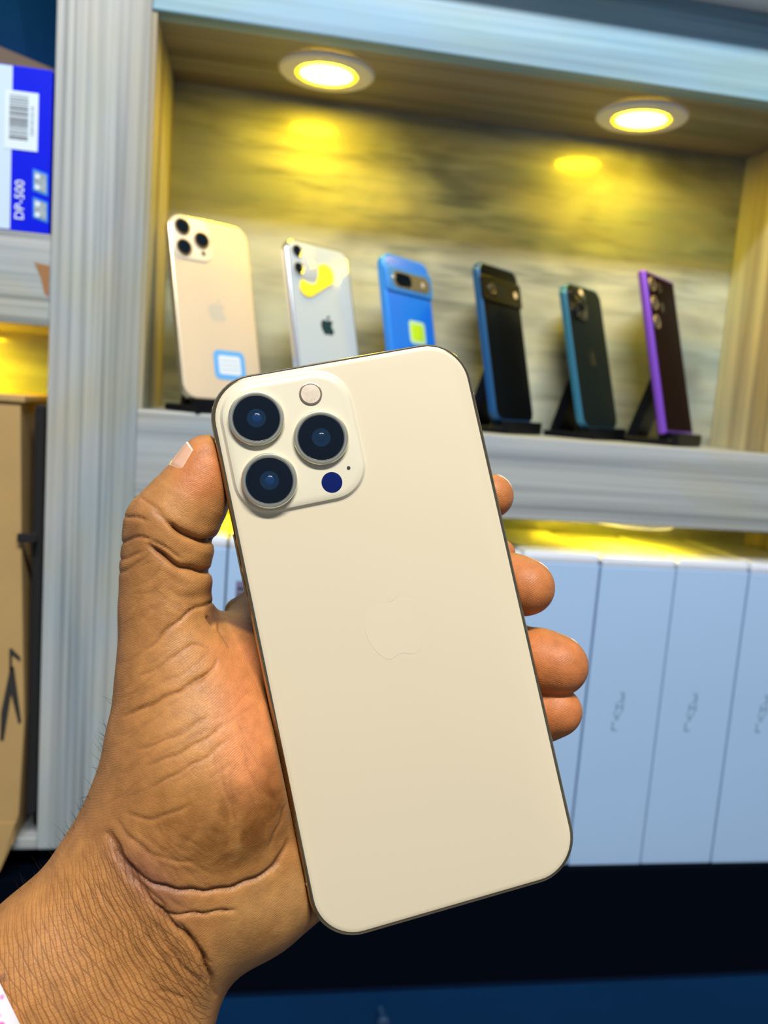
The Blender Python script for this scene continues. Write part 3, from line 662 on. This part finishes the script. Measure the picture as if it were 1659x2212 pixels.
# narrow band sampling, then surface nets
lo = np.array([-145.0, -32.0, 176.0]); hi = np.array([72.0, 205.0, 296.0]); step = 1.0; CO = 4
nx = (np.ceil((hi - lo) / (step * CO)).astype(int)) * CO + 1
ci = [np.arange(0, n_, CO) for n_ in nx]
cg = np.stack(np.meshgrid(*ci, indexing='ij'), -1).reshape(-1, 3)
cs = sdf_b(lo + cg * step).reshape([len(c) for c in ci])
S = np.repeat(np.repeat(np.repeat(cs, CO, 0), CO, 1), CO, 2)[:nx[0], :nx[1], :nx[2]].copy()
near = np.abs(S) < 9.0
idx = np.argwhere(near)
S[near] = sdf_b(lo + idx * step)
ins = S < 0
corner = [(a_, b2, c_) for a_ in (0, 1) for b2 in (0, 1) for c_ in (0, 1)]
def sh(A, o_): return A[o_[0]:A.shape[0] - 1 + o_[0], o_[1]:A.shape[1] - 1 + o_[1], o_[2]:A.shape[2] - 1 + o_[2]]
cnt = sum(sh(ins, o_).astype(np.int8) for o_ in corner)
act = (cnt > 0) & (cnt < 8)
cells = np.argwhere(act); vid = -np.ones(act.shape, int); vid[act] = np.arange(len(cells))
cv = {o_: S[cells[:, 0] + o_[0], cells[:, 1] + o_[1], cells[:, 2] + o_[2]] for o_ in corner}
acc = np.zeros((len(cells), 3)); num = np.zeros(len(cells))
for a_ in corner:
    for k in range(3):
        if a_[k] == 0:
            b2 = list(a_); b2[k] = 1; b2 = tuple(b2)
            va, vb = cv[a_], cv[b2]; m_ = (va < 0) != (vb < 0)
            t = np.where(m_, va / np.where(m_, va - vb, 1), 0)
            pt = np.tile(np.array(a_, float), (len(cells), 1)); pt[:, k] = t
            acc[m_] += pt[m_]; num[m_] += 1
VP = lo + (cells + acc / num[:, None]) * step
quads = []
for k in range(3):
    o1 = [0, 0, 0]; o1[k] = 1
    A = ins[:-1] if k == 0 else ins[:, :-1] if k == 1 else ins[:, :, :-1]
    B = ins[1:] if k == 0 else ins[:, 1:] if k == 1 else ins[:, :, 1:]
    e_ = np.argwhere(A != B)
    u_, v_ = (k + 1) % 3, (k + 2) % 3
    ok = (e_[:, u_] > 0) & (e_[:, v_] > 0) & (e_[:, u_] < nx[u_] - 1) & (e_[:, v_] < nx[v_] - 1); e_ = e_[ok]
    fl2 = ins[e_[:, 0], e_[:, 1], e_[:, 2]]
    c4 = []
    for du, dv in ((-1, -1), (0, -1), (0, 0), (-1, 0)):
        c_ = e_.copy(); c_[:, u_] += du; c_[:, v_] += dv; c4.append(vid[c_[:, 0], c_[:, 1], c_[:, 2]])
    Q = np.stack(c4, 1); Q[~fl2] = Q[~fl2][:, ::-1]
    quads.append(Q)
Q = np.concatenate(quads)
for _ in range(2): VP = VP - grad(VP) * sdf_b(VP)[:, None] * 0.9
# one level of subdivision, re-projected on the surface
def subdivide(VP, Q):
    E_ = np.sort(np.concatenate([Q[:, [0, 1]], Q[:, [1, 2]], Q[:, [2, 3]], Q[:, [3, 0]]]), 1)
    ue, inv = np.unique(E_, axis=0, return_inverse=True); inv = inv.reshape(4, -1)
    nV = len(VP); nE = len(ue)
    V2 = np.concatenate([VP, VP[ue].mean(1), VP[Q].mean(1)])
    fc = nV + nE + np.arange(len(Q)); e4 = nV + inv
    Q2 = np.concatenate([np.stack([Q[:, i], e4[i], fc, e4[(i + 3) % 4]], 1) for i in range(4)])
    return V2, Q2
VP, Q = subdivide(VP, Q)
NR = grad(VP); VP = VP - NR * sdf_b(VP)[:, None] * 0.9
NR = grad(VP, 0.6)
U = CX + FPX * VP[:, 0] / VP[:, 2]; Vv = CY + FPX * VP[:, 1] / VP[:, 2]
view = VP / np.linalg.norm(VP, axis=1, keepdims=True)
facing = -(NR * view).sum(1)
front = np.clip(facing * 4 + 1.3, 0, 1)

# flexion folds and palm lines: (pixel polyline, half width px, depth mm)
CREASE = [
 ([(365, 1130), (392, 1150), (415, 1163), (445, 1168), (480, 1170)], 10, 2.4),
 ([(330, 1100), (352, 1118), (375, 1138), (395, 1150)], 6, 0.5),
 ([(268, 1114), (290, 1116), (318, 1124)], 6, 0.6), ([(250, 1180), (275, 1165), (300, 1160), (325, 1163)], 6, 0.6),
 ([(305, 1075), (330, 1090), (350, 1108)], 5, 0.35),
 ([(325, 1178), (355, 1205), (385, 1222), (415, 1230), (448, 1233), (480, 1234)], 9, 2.0),
 ([(330, 1165), (360, 1185), (390, 1205)], 6, 0.6), ([(250, 1208), (275, 1205), (300, 1195)], 5, 0.4),
 ([(250, 1240), (280, 1228), (310, 1210)], 5, 0.3),
 ([(475, 1298), (445, 1304), (420, 1316), (395, 1332), (370, 1352), (345, 1378), (315, 1405)], 6, 0.7),
 ([(455, 1402), (430, 1390), (408, 1395), (380, 1415), (345, 1440), (300, 1462)], 5, 0.35),
 ([(462, 1445), (440, 1460), (410, 1480), (375, 1498), (340, 1515), (300, 1532), (270, 1545)], 7, 0.8),
 ([(470, 1425), (455, 1450), (430, 1470)], 5, 0.4),
 ([(450, 1545), (400, 1580), (350, 1602), (300, 1620)], 5, 0.35), ([(480, 1570), (430, 1605), (380, 1630), (320, 1652)], 5, 0.5),
 ([(490, 1600), (440, 1640), (390, 1665), (330, 1700)], 5, 0.4),
 ([(275, 1755), (310, 1772), (350, 1765), (410, 1740)], 6, 0.45),
 ([(250, 1770), (300, 1830), (350, 1855), (420, 1865)], 6, 0.4),
 ([(240, 1800), (280, 1880), (340, 1915), (400, 1925), (470, 1925), (540, 1905), (585, 1880), (608, 1850), (620, 1815)], 9, 1.3),
 ([(618, 1735), (600, 1790), (580, 1830)], 7, 0.5), ([(250, 1840), (300, 1905), (360, 1955), (345, 1970)], 7, 0.7),
 ([(350, 1975), (400, 1975), (450, 1972), (505, 1965)], 6, 0.9),
 ([(232, 1800), (262, 1868), (310, 1925), (350, 1970), (395, 2015), (430, 2045), (447, 2085), (460, 2130), (466, 2150)], 9, 1.5),
 ([(390, 1990), (415, 2040), (440, 2070), (455, 2110)], 6, 0.8),
 ([(330, 1990), (370, 2050), (395, 2090), (440, 2130)], 6, 0.6), ([(280, 1960), (330, 2040), (380, 2110), (420, 2160)], 6, 0.45),
 ([(340, 2140), (390, 2150), (430, 2175)], 5, 0.4), ([(200, 1900), (260, 1990), (310, 2080), (350, 2150)], 5, 0.3),
 ([(470, 1350), (480, 1375), (498, 1400)], 5, 0.5),
 ([(446, 1330), (455, 1345), (462, 1352)], 6, 1.0),
]
rc = random.Random(11)
def fine(n_, u0, u1, v0, v1, ang, jit, l0, l1, wd_, d0, d1, bow=0.0):
    for _ in range(n_):
        u_ = rc.uniform(u0, u1); v_ = rc.uniform(v0, v1); a_ = math.radians(ang + rc.uniform(-jit, jit)); ln_ = rc.uniform(l0, l1); dsc = 0.42
        c_, s_ = math.cos(a_), math.sin(a_); bw = bow * ln_ * rc.uniform(0.5, 1.5)
        CREASE.append(([(u_ - c_ * ln_ / 2, v_ - s_ * ln_ / 2), (u_ - s_ * bw, v_ + c_ * bw), (u_ + c_ * ln_ / 2, v_ + s_ * ln_ / 2)], wd_, dsc * rc.uniform(d0, d1)))
fine(26, 260, 500, 1400, 1720, -30, 10, 50, 140, 7, 0.10, 0.26, 0.06)      # thenar lines rising to the web
fine(16, 255, 340, 1150, 1330, -25, 25, 30, 70, 7, 0.10, 0.24, 0.1)       # back of the thumb
fine(10, 330, 430, 1240, 1330, 18, 15, 40, 80, 7, 0.10, 0.22, 0.1)
fine(22, 270, 420, 1800, 1960, 38, 10, 60, 150, 8, 0.15, 0.40, 0.08)      # gathered skin above the wrist fold
fine(40, 120, 400, 1880, 2200, 60, 8, 90, 230, 7, 0.10, 0.26, 0.04)        # lines across the forearm
fine(12, 380, 450, 2020, 2180, 70, 30, 30, 70, 8, 0.2, 0.5, 0.1)
fine(8, 470, 610, 1560, 1760, 75, 12, 60, 130, 7, 0.08, 0.2, 0.05)
disp = np.zeros(len(VP)); dark = np.zeros(len(VP))
PX = np.stack([U, Vv], 1)
for pts, wd_, dep in CREASE:
    pts = np.array(pts, float)
    # smooth the polyline a little so that folds run in curves
    for _ in range(2):
        m1 = pts[:-1] * 0.75 + pts[1:] * 0.25; m2 = pts[:-1] * 0.25 + pts[1:] * 0.75
        pts = np.concatenate([pts[:1], np.stack([m1, m2], 1).reshape(-1, 2), pts[-1:]])
    bb0 = pts.min(0) - 40; bb1 = pts.max(0) + 40
    s_ = np.where((PX > bb0).all(1) & (PX < bb1).all(1) & (facing > -0.35))[0]
    if not len(s_): continue
    P2 = PX[s_] + 1.6 * np.stack([np.sin(PX[s_][:, 1] * 0.13), np.sin(PX[s_][:, 0] * 0.11)], 1)
    best = np.full(len(s_), 1e9); tt = np.zeros(len(s_)); L_ = np.concatenate([[0], np.cumsum(np.linalg.norm(np.diff(pts, axis=0), axis=1))])
    for i in range(len(pts) - 1):
        a_, b2 = pts[i], pts[i + 1]; ba = b2 - a_; t = np.clip((P2 - a_) @ ba / max(ba @ ba, 1e-9), 0, 1)
        dd = np.linalg.norm(P2 - a_ - t[:, None] * ba, axis=1); m_ = dd < best
        best[m_] = dd[m_]; tt[m_] = (L_[i] + t[m_] * (L_[i + 1] - L_[i])) / L_[-1]
    fade = np.clip(np.minimum(tt, 1 - tt) * 6 + 0.35, 0, 1) * front[s_]
    wn = max(3.2, wd_ * (0.40 if dep < 0.65 else 0.52))
    disp[s_] += fade * dep * (-0.80 * np.exp(-(best / wn) ** 2) - (0.10 if dep > 0.3 else 0.0) * np.exp(-(best / (3 * wn)) ** 2) + 0.08 * np.exp(-((best - 4 * wn) / (2.2 * wn)) ** 2))
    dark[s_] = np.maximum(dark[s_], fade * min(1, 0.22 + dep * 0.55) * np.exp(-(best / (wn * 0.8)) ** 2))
VP = VP + NR * disp[:, None]

# skin pigment per vertex: brown back of the hand, lighter pinkish palm and finger pads, darker folds and mottling
def sm(x_, a_, b2): t = np.clip((x_ - a_) / (b2 - a_), 0, 1); return t * t * (3 - 2 * t)
def lump(p, s):
    q_ = VP / s; return (np.sin(q_[:, 0] * 1.3 + p) * np.sin(q_[:, 1] * 1.1 + 2 * p) + np.sin(q_[:, 0] * 2.9 + q_[:, 1] * 2.3 + p) * 0.5 + np.sin(q_[:, 1] * 4.7 - q_[:, 0] * 3.1 + 3 * p) * 0.3) / 1.8
BROWN = np.array([0.265, 0.112, 0.034]); TAN = np.array([0.43, 0.190, 0.052]); PINK = np.array([0.60, 0.205, 0.066]); DK = np.array([0.125, 0.042, 0.016]); STAIN = np.array([0.285, 0.112, 0.020]); GOLDN = np.array([0.46, 0.235, 0.075])
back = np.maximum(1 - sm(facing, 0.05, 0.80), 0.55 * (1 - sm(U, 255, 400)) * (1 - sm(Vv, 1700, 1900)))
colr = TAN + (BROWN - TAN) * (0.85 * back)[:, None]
palm_w = sm(U - (Vv - 1400) * 0.10, 400, 520) * sm(Vv, 1330, 1420) * (1 - sm(Vv, 1650, 1800)) * (1 - back)
tip_w = np.maximum(sm(U, 1020, 1100), sm(-np.hypot(U - 440, Vv - 1020), -95, -35)) * (1 - 0.5 * back)
colr += (PINK - colr) * np.clip(palm_w * 0.9 + 0 * tip_w, 0, 1)[:, None]
colr += (np.array([0.47, 0.150, 0.042]) - colr) * (tip_w * 0.85)[:, None]
knuck = np.exp(-(((U - 290) / 60) ** 2 + ((Vv - 1150) / 60) ** 2)); colr += (BROWN - colr) * (0.55 * knuck)[:, None]
heel = sm(U + 0.3 * (Vv - 2000), 440, 520) * sm(Vv + 0.3 * (U - 500), 1880, 1960) * (1 - back); colr += (GOLDN - colr) * (0.7 * heel)[:, None]
stain_w = 1.1 * np.exp(-(((U - 480) / 140) ** 2 + ((Vv - 1795) / 95) ** 2)) + 0.8 * np.exp(-(((U - 600) / 45) ** 2 + ((Vv - 1700) / 80) ** 2)) + 0.5 * np.exp(-(((U - 560) / 90) ** 2 + ((Vv - 2030) / 50) ** 2))
st_w = np.exp(-(((U - 480) / 110) ** 2 + ((Vv - 1790) / 75) ** 2)) * (0.55 + 0.45 * lump(1.7, 5.0)) + np.exp(-(((U - 600) / 40) ** 2 + ((Vv - 1710) / 70) ** 2)) * 0.5
colr += (STAIN - colr) * np.clip(st_w * 1.25, 0, 0.9)[:, None]
gold_w = np.exp(-(((U - 500) / 95) ** 2 + ((Vv - 1820) / 60) ** 2)) * np.clip(lump(4.1, 3.2) * 1.6, 0, 1); colr += (GOLDN - colr) * (0.6 * gold_w)[:, None]
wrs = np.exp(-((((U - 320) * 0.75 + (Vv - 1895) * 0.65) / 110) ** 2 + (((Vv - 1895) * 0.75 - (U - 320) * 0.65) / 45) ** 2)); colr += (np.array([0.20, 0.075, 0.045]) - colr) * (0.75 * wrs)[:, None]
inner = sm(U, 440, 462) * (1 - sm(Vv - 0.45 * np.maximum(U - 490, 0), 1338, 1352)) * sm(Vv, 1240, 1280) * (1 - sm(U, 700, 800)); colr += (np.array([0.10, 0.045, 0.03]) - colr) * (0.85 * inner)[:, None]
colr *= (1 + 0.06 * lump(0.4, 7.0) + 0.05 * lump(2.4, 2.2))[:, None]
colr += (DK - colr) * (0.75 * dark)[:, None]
spot = np.exp(-(((U - 5) / 11) ** 2 + ((Vv - 2113) / 9) ** 2)); colr += (np.array([0.14, 0.06, 0.04]) - colr) * (0.7 * spot)[:, None]
wristmask = sm(Vv - 0.35 * (U - 200) * 0 + 0.75 * (U - 330), 1660, 1860) * (1 - sm(U, 430, 470))
foldside = ((U - 232) * 330 - (Vv - 1800) * 228) / 401.0
wristmask = np.clip(wristmask * (1 - 0.9 * sm(foldside, -12, 30)), 0, 1)

WV = VP / 1000.0 @ R + np.array([0, 0, EYE])
me = bpy.data.meshes.new('person')
me.vertices.add(len(WV)); me.vertices.foreach_set('co', WV.astype(np.float32).ravel())
me.loops.add(len(Q) * 4); me.loops.foreach_set('vertex_index', Q.astype(np.int32).ravel())
me.polygons.add(len(Q)); me.polygons.foreach_set('loop_start', np.arange(0, len(Q) * 4, 4, dtype=np.int32))
me.polygons.foreach_set('use_smooth', np.ones(len(Q), bool))
me.update(calc_edges=True); me.validate()
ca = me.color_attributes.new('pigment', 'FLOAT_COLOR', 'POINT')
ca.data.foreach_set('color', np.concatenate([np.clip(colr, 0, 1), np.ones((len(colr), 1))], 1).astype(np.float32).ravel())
sa = me.attributes.new('stain', 'FLOAT', 'POINT'); sa.data.foreach_set('value', np.clip(stain_w * np.clip(facing * 3, 0, 1), 0, 1).astype(np.float32))
wa = me.attributes.new('wrist', 'FLOAT', 'POINT'); wa.data.foreach_set('value', wristmask.astype(np.float32))

sk = bpy.data.materials.new('skin'); sk.use_nodes = True
nt = sk.node_tree; N = nt.nodes; L = nt.links; b = N['Principled BSDF']
at = N.new('ShaderNodeAttribute'); at.attribute_name = 'pigment'
aw = N.new('ShaderNodeAttribute'); aw.attribute_name = 'wrist'
tc = N.new('ShaderNodeTexCoord')
nz = N.new('ShaderNodeTexNoise'); nz.inputs['Scale'].default_value = 260; nz.inputs['Detail'].default_value = 5
L.new(tc.outputs['Object'], nz.inputs['Vector'])
rp = N.new('ShaderNodeValToRGB'); rp.color_ramp.elements[0].position = 0.3; rp.color_ramp.elements[0].color = (0.86, 0.84, 0.82, 1); rp.color_ramp.elements[1].position = 0.7; rp.color_ramp.elements[1].color = (1.1, 1.1, 1.1, 1)
L.new(nz.outputs['Fac'], rp.inputs['Fac'])
mx = N.new('ShaderNodeMix'); mx.data_type = 'RGBA'; mx.blend_type = 'MULTIPLY'; mx.inputs[0].default_value = 1.0
L.new(at.outputs['Color'], mx.inputs[6]); L.new(rp.outputs['Color'], mx.inputs[7])
# uneven brown mottling of the palm
ast = N.new('ShaderNodeAttribute'); ast.attribute_name = 'stain'
nm = N.new('ShaderNodeTexNoise'); nm.inputs['Scale'].default_value = 95; nm.inputs['Detail'].default_value = 4; nm.inputs['Distortion'].default_value = 0.8
L.new(tc.outputs['Object'], nm.inputs['Vector'])
nr = N.new('ShaderNodeMapRange'); nr.inputs[1].default_value = 0.34; nr.inputs[2].default_value = 0.60; L.new(nm.outputs['Fac'], nr.inputs[0])
mst = N.new('ShaderNodeMath'); mst.operation = 'MULTIPLY'; L.new(nr.outputs[0], mst.inputs[0]); L.new(ast.outputs['Fac'], mst.inputs[1])
mxs = N.new('ShaderNodeMix'); mxs.data_type = 'RGBA'; mxs.blend_type = 'MULTIPLY'; mxs.inputs[7].default_value = (0.46, 0.38, 0.20, 1)
L.new(mst.outputs[0], mxs.inputs[0]); L.new(mx.outputs[2], mxs.inputs[6])
# fine skin relief: cells, ridges, and lines across the wrist
vo = N.new('ShaderNodeTexVoronoi'); vo.feature = 'DISTANCE_TO_EDGE'; vo.inputs['Scale'].default_value = 620
L.new(tc.outputs['Object'], vo.inputs['Vector'])
def wave(direction, scale, dist, dscale, warp=0.004):
    # bands perpendicular to `direction` (camera frame), warped by noise
    dw = np.array(direction, float) @ R; dw /= np.linalg.norm(dw)
    dot = N.new('ShaderNodeVectorMath'); dot.operation = 'DOT_PRODUCT'; dot.inputs[1].default_value = tuple(dw)
    L.new(tc.outputs['Object'], dot.inputs[0])
    n2 = N.new('ShaderNodeTexNoise'); n2.inputs['Scale'].default_value = dscale; n2.inputs['Detail'].default_value = 3
    L.new(tc.outputs['Object'], n2.inputs['Vector'])
    ma = N.new('ShaderNodeMath'); ma.operation = 'MULTIPLY_ADD'; ma.inputs[1].default_value = dist; L.new(n2.outputs['Fac'], ma.inputs[0]); L.new(dot.outputs['Value'], ma.inputs[2])
    m2 = N.new('ShaderNodeMath'); m2.operation = 'MULTIPLY'; m2.inputs[1].default_value = scale * 2 * math.pi; L.new(ma.outputs[0], m2.inputs[0])
    si = N.new('ShaderNodeMath'); si.operation = 'SINE'; L.new(m2.outputs[0], si.inputs[0])
    return si.outputs[0]
wl = wave((-0.92, 0.40, 0), 820, 0.0042, 60)
wlb = wave((-0.75, 0.66, 0), 460, 0.0060, 45)
wlc = wave((0.25, 0.97, 0), 900, 0.0050, 90)            # lines across the forearm
pw = N.new('ShaderNodeMapRange'); pw.inputs[1].default_value = -1.0; pw.inputs[2].default_value = -0.55; L.new(wl, pw.inputs[0])
wl2 = wave((0.5, 0.85, 0.2), 1900, 0.0040, 60)         # papillary ridges
def math2(op, a_, c_):
    x_ = N.new('ShaderNodeMath'); x_.operation = op
    for i, s in enumerate((a_, c_)):
        if isinstance(s, (int, float)): x_.inputs[i].default_value = s
        else: L.new(s, x_.inputs[i])
    return x_.outputs[0]
pw2 = N.new('ShaderNodeMapRange'); pw2.inputs[1].default_value = -1.0; pw2.inputs[2].default_value = -0.75; L.new(wlb, pw2.inputs[0])
pw3 = N.new('ShaderNodeMapRange'); pw3.inputs[1].default_value = -1.0; pw3.inputs[2].default_value = -0.80; L.new(wlc, pw3.inputs[0])
pwm = math2('MULTIPLY', math2('ADD', math2('MULTIPLY', pw.outputs[0], 0.85), 0.15), math2('ADD', math2('MULTIPLY', pw2.outputs[0], 0.7), 0.3))
pwm = math2('MULTIPLY', pwm, math2('ADD', math2('MULTIPLY', pw3.outputs[0], 0.3), 0.7))
wristrel = math2('MULTIPLY', pwm, aw.outputs['Fac'])
vr = N.new('ShaderNodeMapRange'); vr.inputs[1].default_value = 0.0; vr.inputs[2].default_value = 0.10; L.new(vo.outputs['Distance'], vr.inputs[0])
h_ = math2('ADD', math2('MULTIPLY', wristrel, 0.9), math2('ADD', math2('MULTIPLY', vr.outputs[0], 0.28), math2('MULTIPLY', wl2, 0.10)))
h_ = math2('ADD', h_, math2('MULTIPLY', nz.outputs['Fac'], 0.6))
bp = N.new('ShaderNodeBump'); bp.inputs['Strength'].default_value = 0.5; bp.inputs['Distance'].default_value = 0.00025
L.new(h_, bp.inputs['Height']); L.new(bp.outputs['Normal'], b.inputs['Normal'])
# the wrist lines are a little browner than the skin between them
ln = math2('MULTIPLY', math2('SUBTRACT', 1.0, pwm), aw.outputs['Fac'])
mx2 = N.new('ShaderNodeMix'); mx2.data_type = 'RGBA'; mx2.blend_type = 'MULTIPLY'
L.new(math2('MULTIPLY', ln, 0.75), mx2.inputs[0]); L.new(mxs.outputs[2], mx2.inputs[6]); mx2.inputs[7].default_value = (0.42, 0.32, 0.22, 1)
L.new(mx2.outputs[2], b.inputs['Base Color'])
b.inputs['Roughness'].default_value = 0.50; b.inputs['Specular IOR Level'].default_value = 0.35
b.inputs['Subsurface Weight'].default_value = 0.12; b.inputs['Subsurface Radius'].default_value = (1.0, 0.35, 0.15); b.inputs['Subsurface Scale'].default_value = 0.003
hand = link('person', me, sk)
tag(hand, 'left forearm and hand holding the cream gold phone, palm to the camera', 'person')

# nails: curved plates grown on the outer side of the finger tips
def march(o_, d_, t0=0.0):
    t = np.full(len(o_), t0)
    for _ in range(40):
        t = t - sdf(o_ + d_ * t[:, None]) * 0.85                   # from inside outwards
    return o_ + d_ * t[:, None]
NAILM = mat('nail_pink', (0.60, 0.34, 0.22), 0.28); NAILW = mat('nail_white_edge', (0.78, 0.68, 0.54), 0.4)
NS, NT = 21, 24
def nail(name, ta, tb_, dors, half, s0, s1):
    taxis = (tb_ - ta) / np.linalg.norm(tb_ - ta)
    dors = np.array(dors, float); dors -= taxis * (dors @ taxis); dors /= np.linalg.norm(dors); side = np.cross(taxis, dors)
    jj = np.tile(np.linspace(-1, 1, NS), NT); ii = np.repeat(np.linspace(0, 1, NT), NS); arc = 1 - jj ** 2
    A_ = np.radians(half) * jj
    al = s0 + (s1 - s0) * ii + 0.22 * arc * ii - 0.08 * arc * (ii == 0)
    O_ = ta + (tb_ - ta) * al[:, None]; D_ = dors * np.cos(A_)[:, None] + side * np.sin(A_)[:, None]
    NP = march(O_, D_)
    lift = -0.10 + 0.36 * np.clip(ii * 6, 0, 1) * np.clip((1 - np.abs(jj)) * 5, 0, 1)
    VN = np.concatenate([NP + D_ * lift[:, None], NP - D_ * 0.6]) / 1000.0 @ R + np.array([0, 0, EYE]); nn = NS * NT; FN = []
    for i in range(NT - 1):
        for j in range(NS - 1):
            a_ = i * NS + j; FN.append((a_, a_ + 1, a_ + NS + 1, a_ + NS)); FN.append((nn + a_, nn + a_ + NS, nn + a_ + NS + 1, nn + a_ + 1))
    ring = [j for j in range(NS)] + [i * NS + NS - 1 for i in range(1, NT)] + [(NT - 1) * NS + j for j in range(NS - 2, -1, -1)] + [i * NS for i in range(NT - 2, 0, -1)]
    for a_, b2 in zip(ring, ring[1:] + ring[:1]): FN.append((a_, a_ + nn, b2 + nn, b2))
    nl = pyd(name, VN, FN, NAILM, hand, True)
    bm = bmesh.new(); bm.from_mesh(nl.data); bmesh.ops.recalc_face_normals(bm, faces=bm.faces); bm.to_mesh(nl.data); bm.free()
    nl.data.materials.append(NAILW)
    for p_ in nl.data.polygons:
        if min((v_ % nn) // NS for v_ in p_.vertices) >= NT - 2: p_.material_index = 1
    return nl
nail('thumbnail', hp3(410, 1045, 8.0), hp3(436, 976, 7.0), (-0.90, -0.28, -0.28), 56, 0.26, 0.92)['label'] = 'pinkish thumbnail with a white free edge'
for nd_ in FINGNODE: 
    nail('fingernail', hp3(*nd_[0]), hp3(*nd_[1]), (0.25, -0.45, 0.86), 48, 0.25, 1.0)

# printed white cuff at the edge of the forearm
ca_ = hp3(140, 2215, 12); cb_ = hp3(-60, 2500, 8); cdir = (cb_ - ca_) / np.linalg.norm(cb_ - ca_)
pln = np.array([-0.90, 0.43, 0.0]); e1 = np.array([0.43, 0.90, 0.0]); q0 = hp3(12, 2180, -8); e2 = q0 / np.linalg.norm(q0); e1 = e1 - e2 * (e1 @ e2); e1 /= np.linalg.norm(e1); pln = np.cross(e2, e1); pln = pln if pln[0] < 0 else -pln
q0 = q0; t0 = ((q0 - ca_) @ pln) / (cdir @ pln) - 6.6
sec = []
for k in range(7):
    c_ = ca_ + cdir * (t0 + k * 6.0); A_ = np.linspace(0, 2 * math.pi, 48, endpoint=False)
    dd = np.cos(A_)[:, None] * e1 + np.sin(A_)[:, None] * e2
    sec.append(march(np.tile(c_, (48, 1)), dd) + dd * (1.6 + 0.5 * np.sin(A_ * 5 + k)[:, None] + 0.25 * k))
VC = np.concatenate(sec + [s_ - (s_ - s_.mean(0)) * 0.03 for s_ in sec]) / 1000.0 @ R + np.array([0, 0, EYE])
FC = [];
for k in range(6):
    for i in range(48):
        j = (i + 1) % 48; FC.append((k * 48 + i, k * 48 + j, (k + 1) * 48 + j, (k + 1) * 48 + i)); FC.append(tuple(7 * 48 + z_ for z_ in (k * 48 + i, (k + 1) * 48 + i, (k + 1) * 48 + j, k * 48 + j)))
for i in range(48): j = (i + 1) % 48; FC.append((i, 336 + i, 336 + j, j))
cuffm = mat('white_cloth_pink_print', (0.70, 0.65, 0.67), 0.8)
nt = cuffm.node_tree; tc = nt.nodes.new('ShaderNodeTexCoord'); vz = nt.nodes.new('ShaderNodeTexVoronoi'); vz.inputs['Scale'].default_value = 330
rp = nt.nodes.new('ShaderNodeValToRGB'); rp.color_ramp.elements[0].position = 0.25; rp.color_ramp.elements[0].color = (0.85, 0.12, 0.40, 1); rp.color_ramp.elements[1].position = 0.38; rp.color_ramp.elements[1].color = (0.68, 0.63, 0.66, 1)
nt.links.new(tc.outputs['Object'], vz.inputs['Vector']); nt.links.new(vz.outputs['Distance'], rp.inputs['Fac']); nt.links.new(rp.outputs['Color'], nt.nodes['Principled BSDF'].inputs['Base Color'])
cf = pyd('sleeve_cuff', VC, FC, cuffm, hand, True); cf['label'] = 'white cuff with pink print'

# short dark hairs along the outer forearm
rh = random.Random(3); VH = []; FH = []
path = [(236, 1560), (236, 1640), (228, 1690), (214, 1735), (190, 1785), (150, 1830), (110, 1868), (60, 1920), (15, 1965)]
for k in range(60):
    s_ = rh.random() * (len(path) - 1); i = int(s_); f_ = s_ - i
    uu = path[i][0] * (1 - f_) + path[i + 1][0] * f_ + rh.uniform(2, 45); vv = path[i][1] * (1 - f_) + path[i + 1][1] * f_ + rh.uniform(0, 20)
    o_ = hp3(uu + 60, vv + 45, 18); c_ = march(o_[None], np.array([[-0.72, -0.52, -0.46 + rh.uniform(-.3, .6)]]) / np.linalg.norm([0.72, 0.52, 0.46]))[0]
    dn = grad(c_[None])[0]; gdir = dn * 0.5 + np.array([rh.uniform(-0.5, 0.1), rh.uniform(-1.0, 0.2), rh.uniform(-.2, .2)]); ln_ = rh.uniform(2.0, 4.2); bend = np.array([rh.uniform(-.6, .6), rh.uniform(-.7, .5), 0])
    prev = None
    for m_ in range(5):
        t = m_ / 4; p_ = c_ + gdir * ln_ * t * 0.8 + bend * ln_ * t * t * 0.6; r_ = 0.055 * (1 - 0.7 * t)
        st_ = len(VH); VH += [p_ + np.array([r_, 0, 0]), p_ + np.array([-r_ * .5, r_ * .87, 0]), p_ + np.array([-r_ * .5, -r_ * .87, 0])]
        if prev is not None:
            for z_ in range(3): FH.append((prev + z_, prev + (z_ + 1) % 3, st_ + (z_ + 1) % 3, st_ + z_))
        prev = st_
hr = pyd('arm_hair', np.array(VH) / 1000.0 @ R + np.array([0, 0, EYE]), FH, mat('dark_hair', (0.02, 0.012, 0.008), 0.5), hand); hr['kind'] = 'stuff'
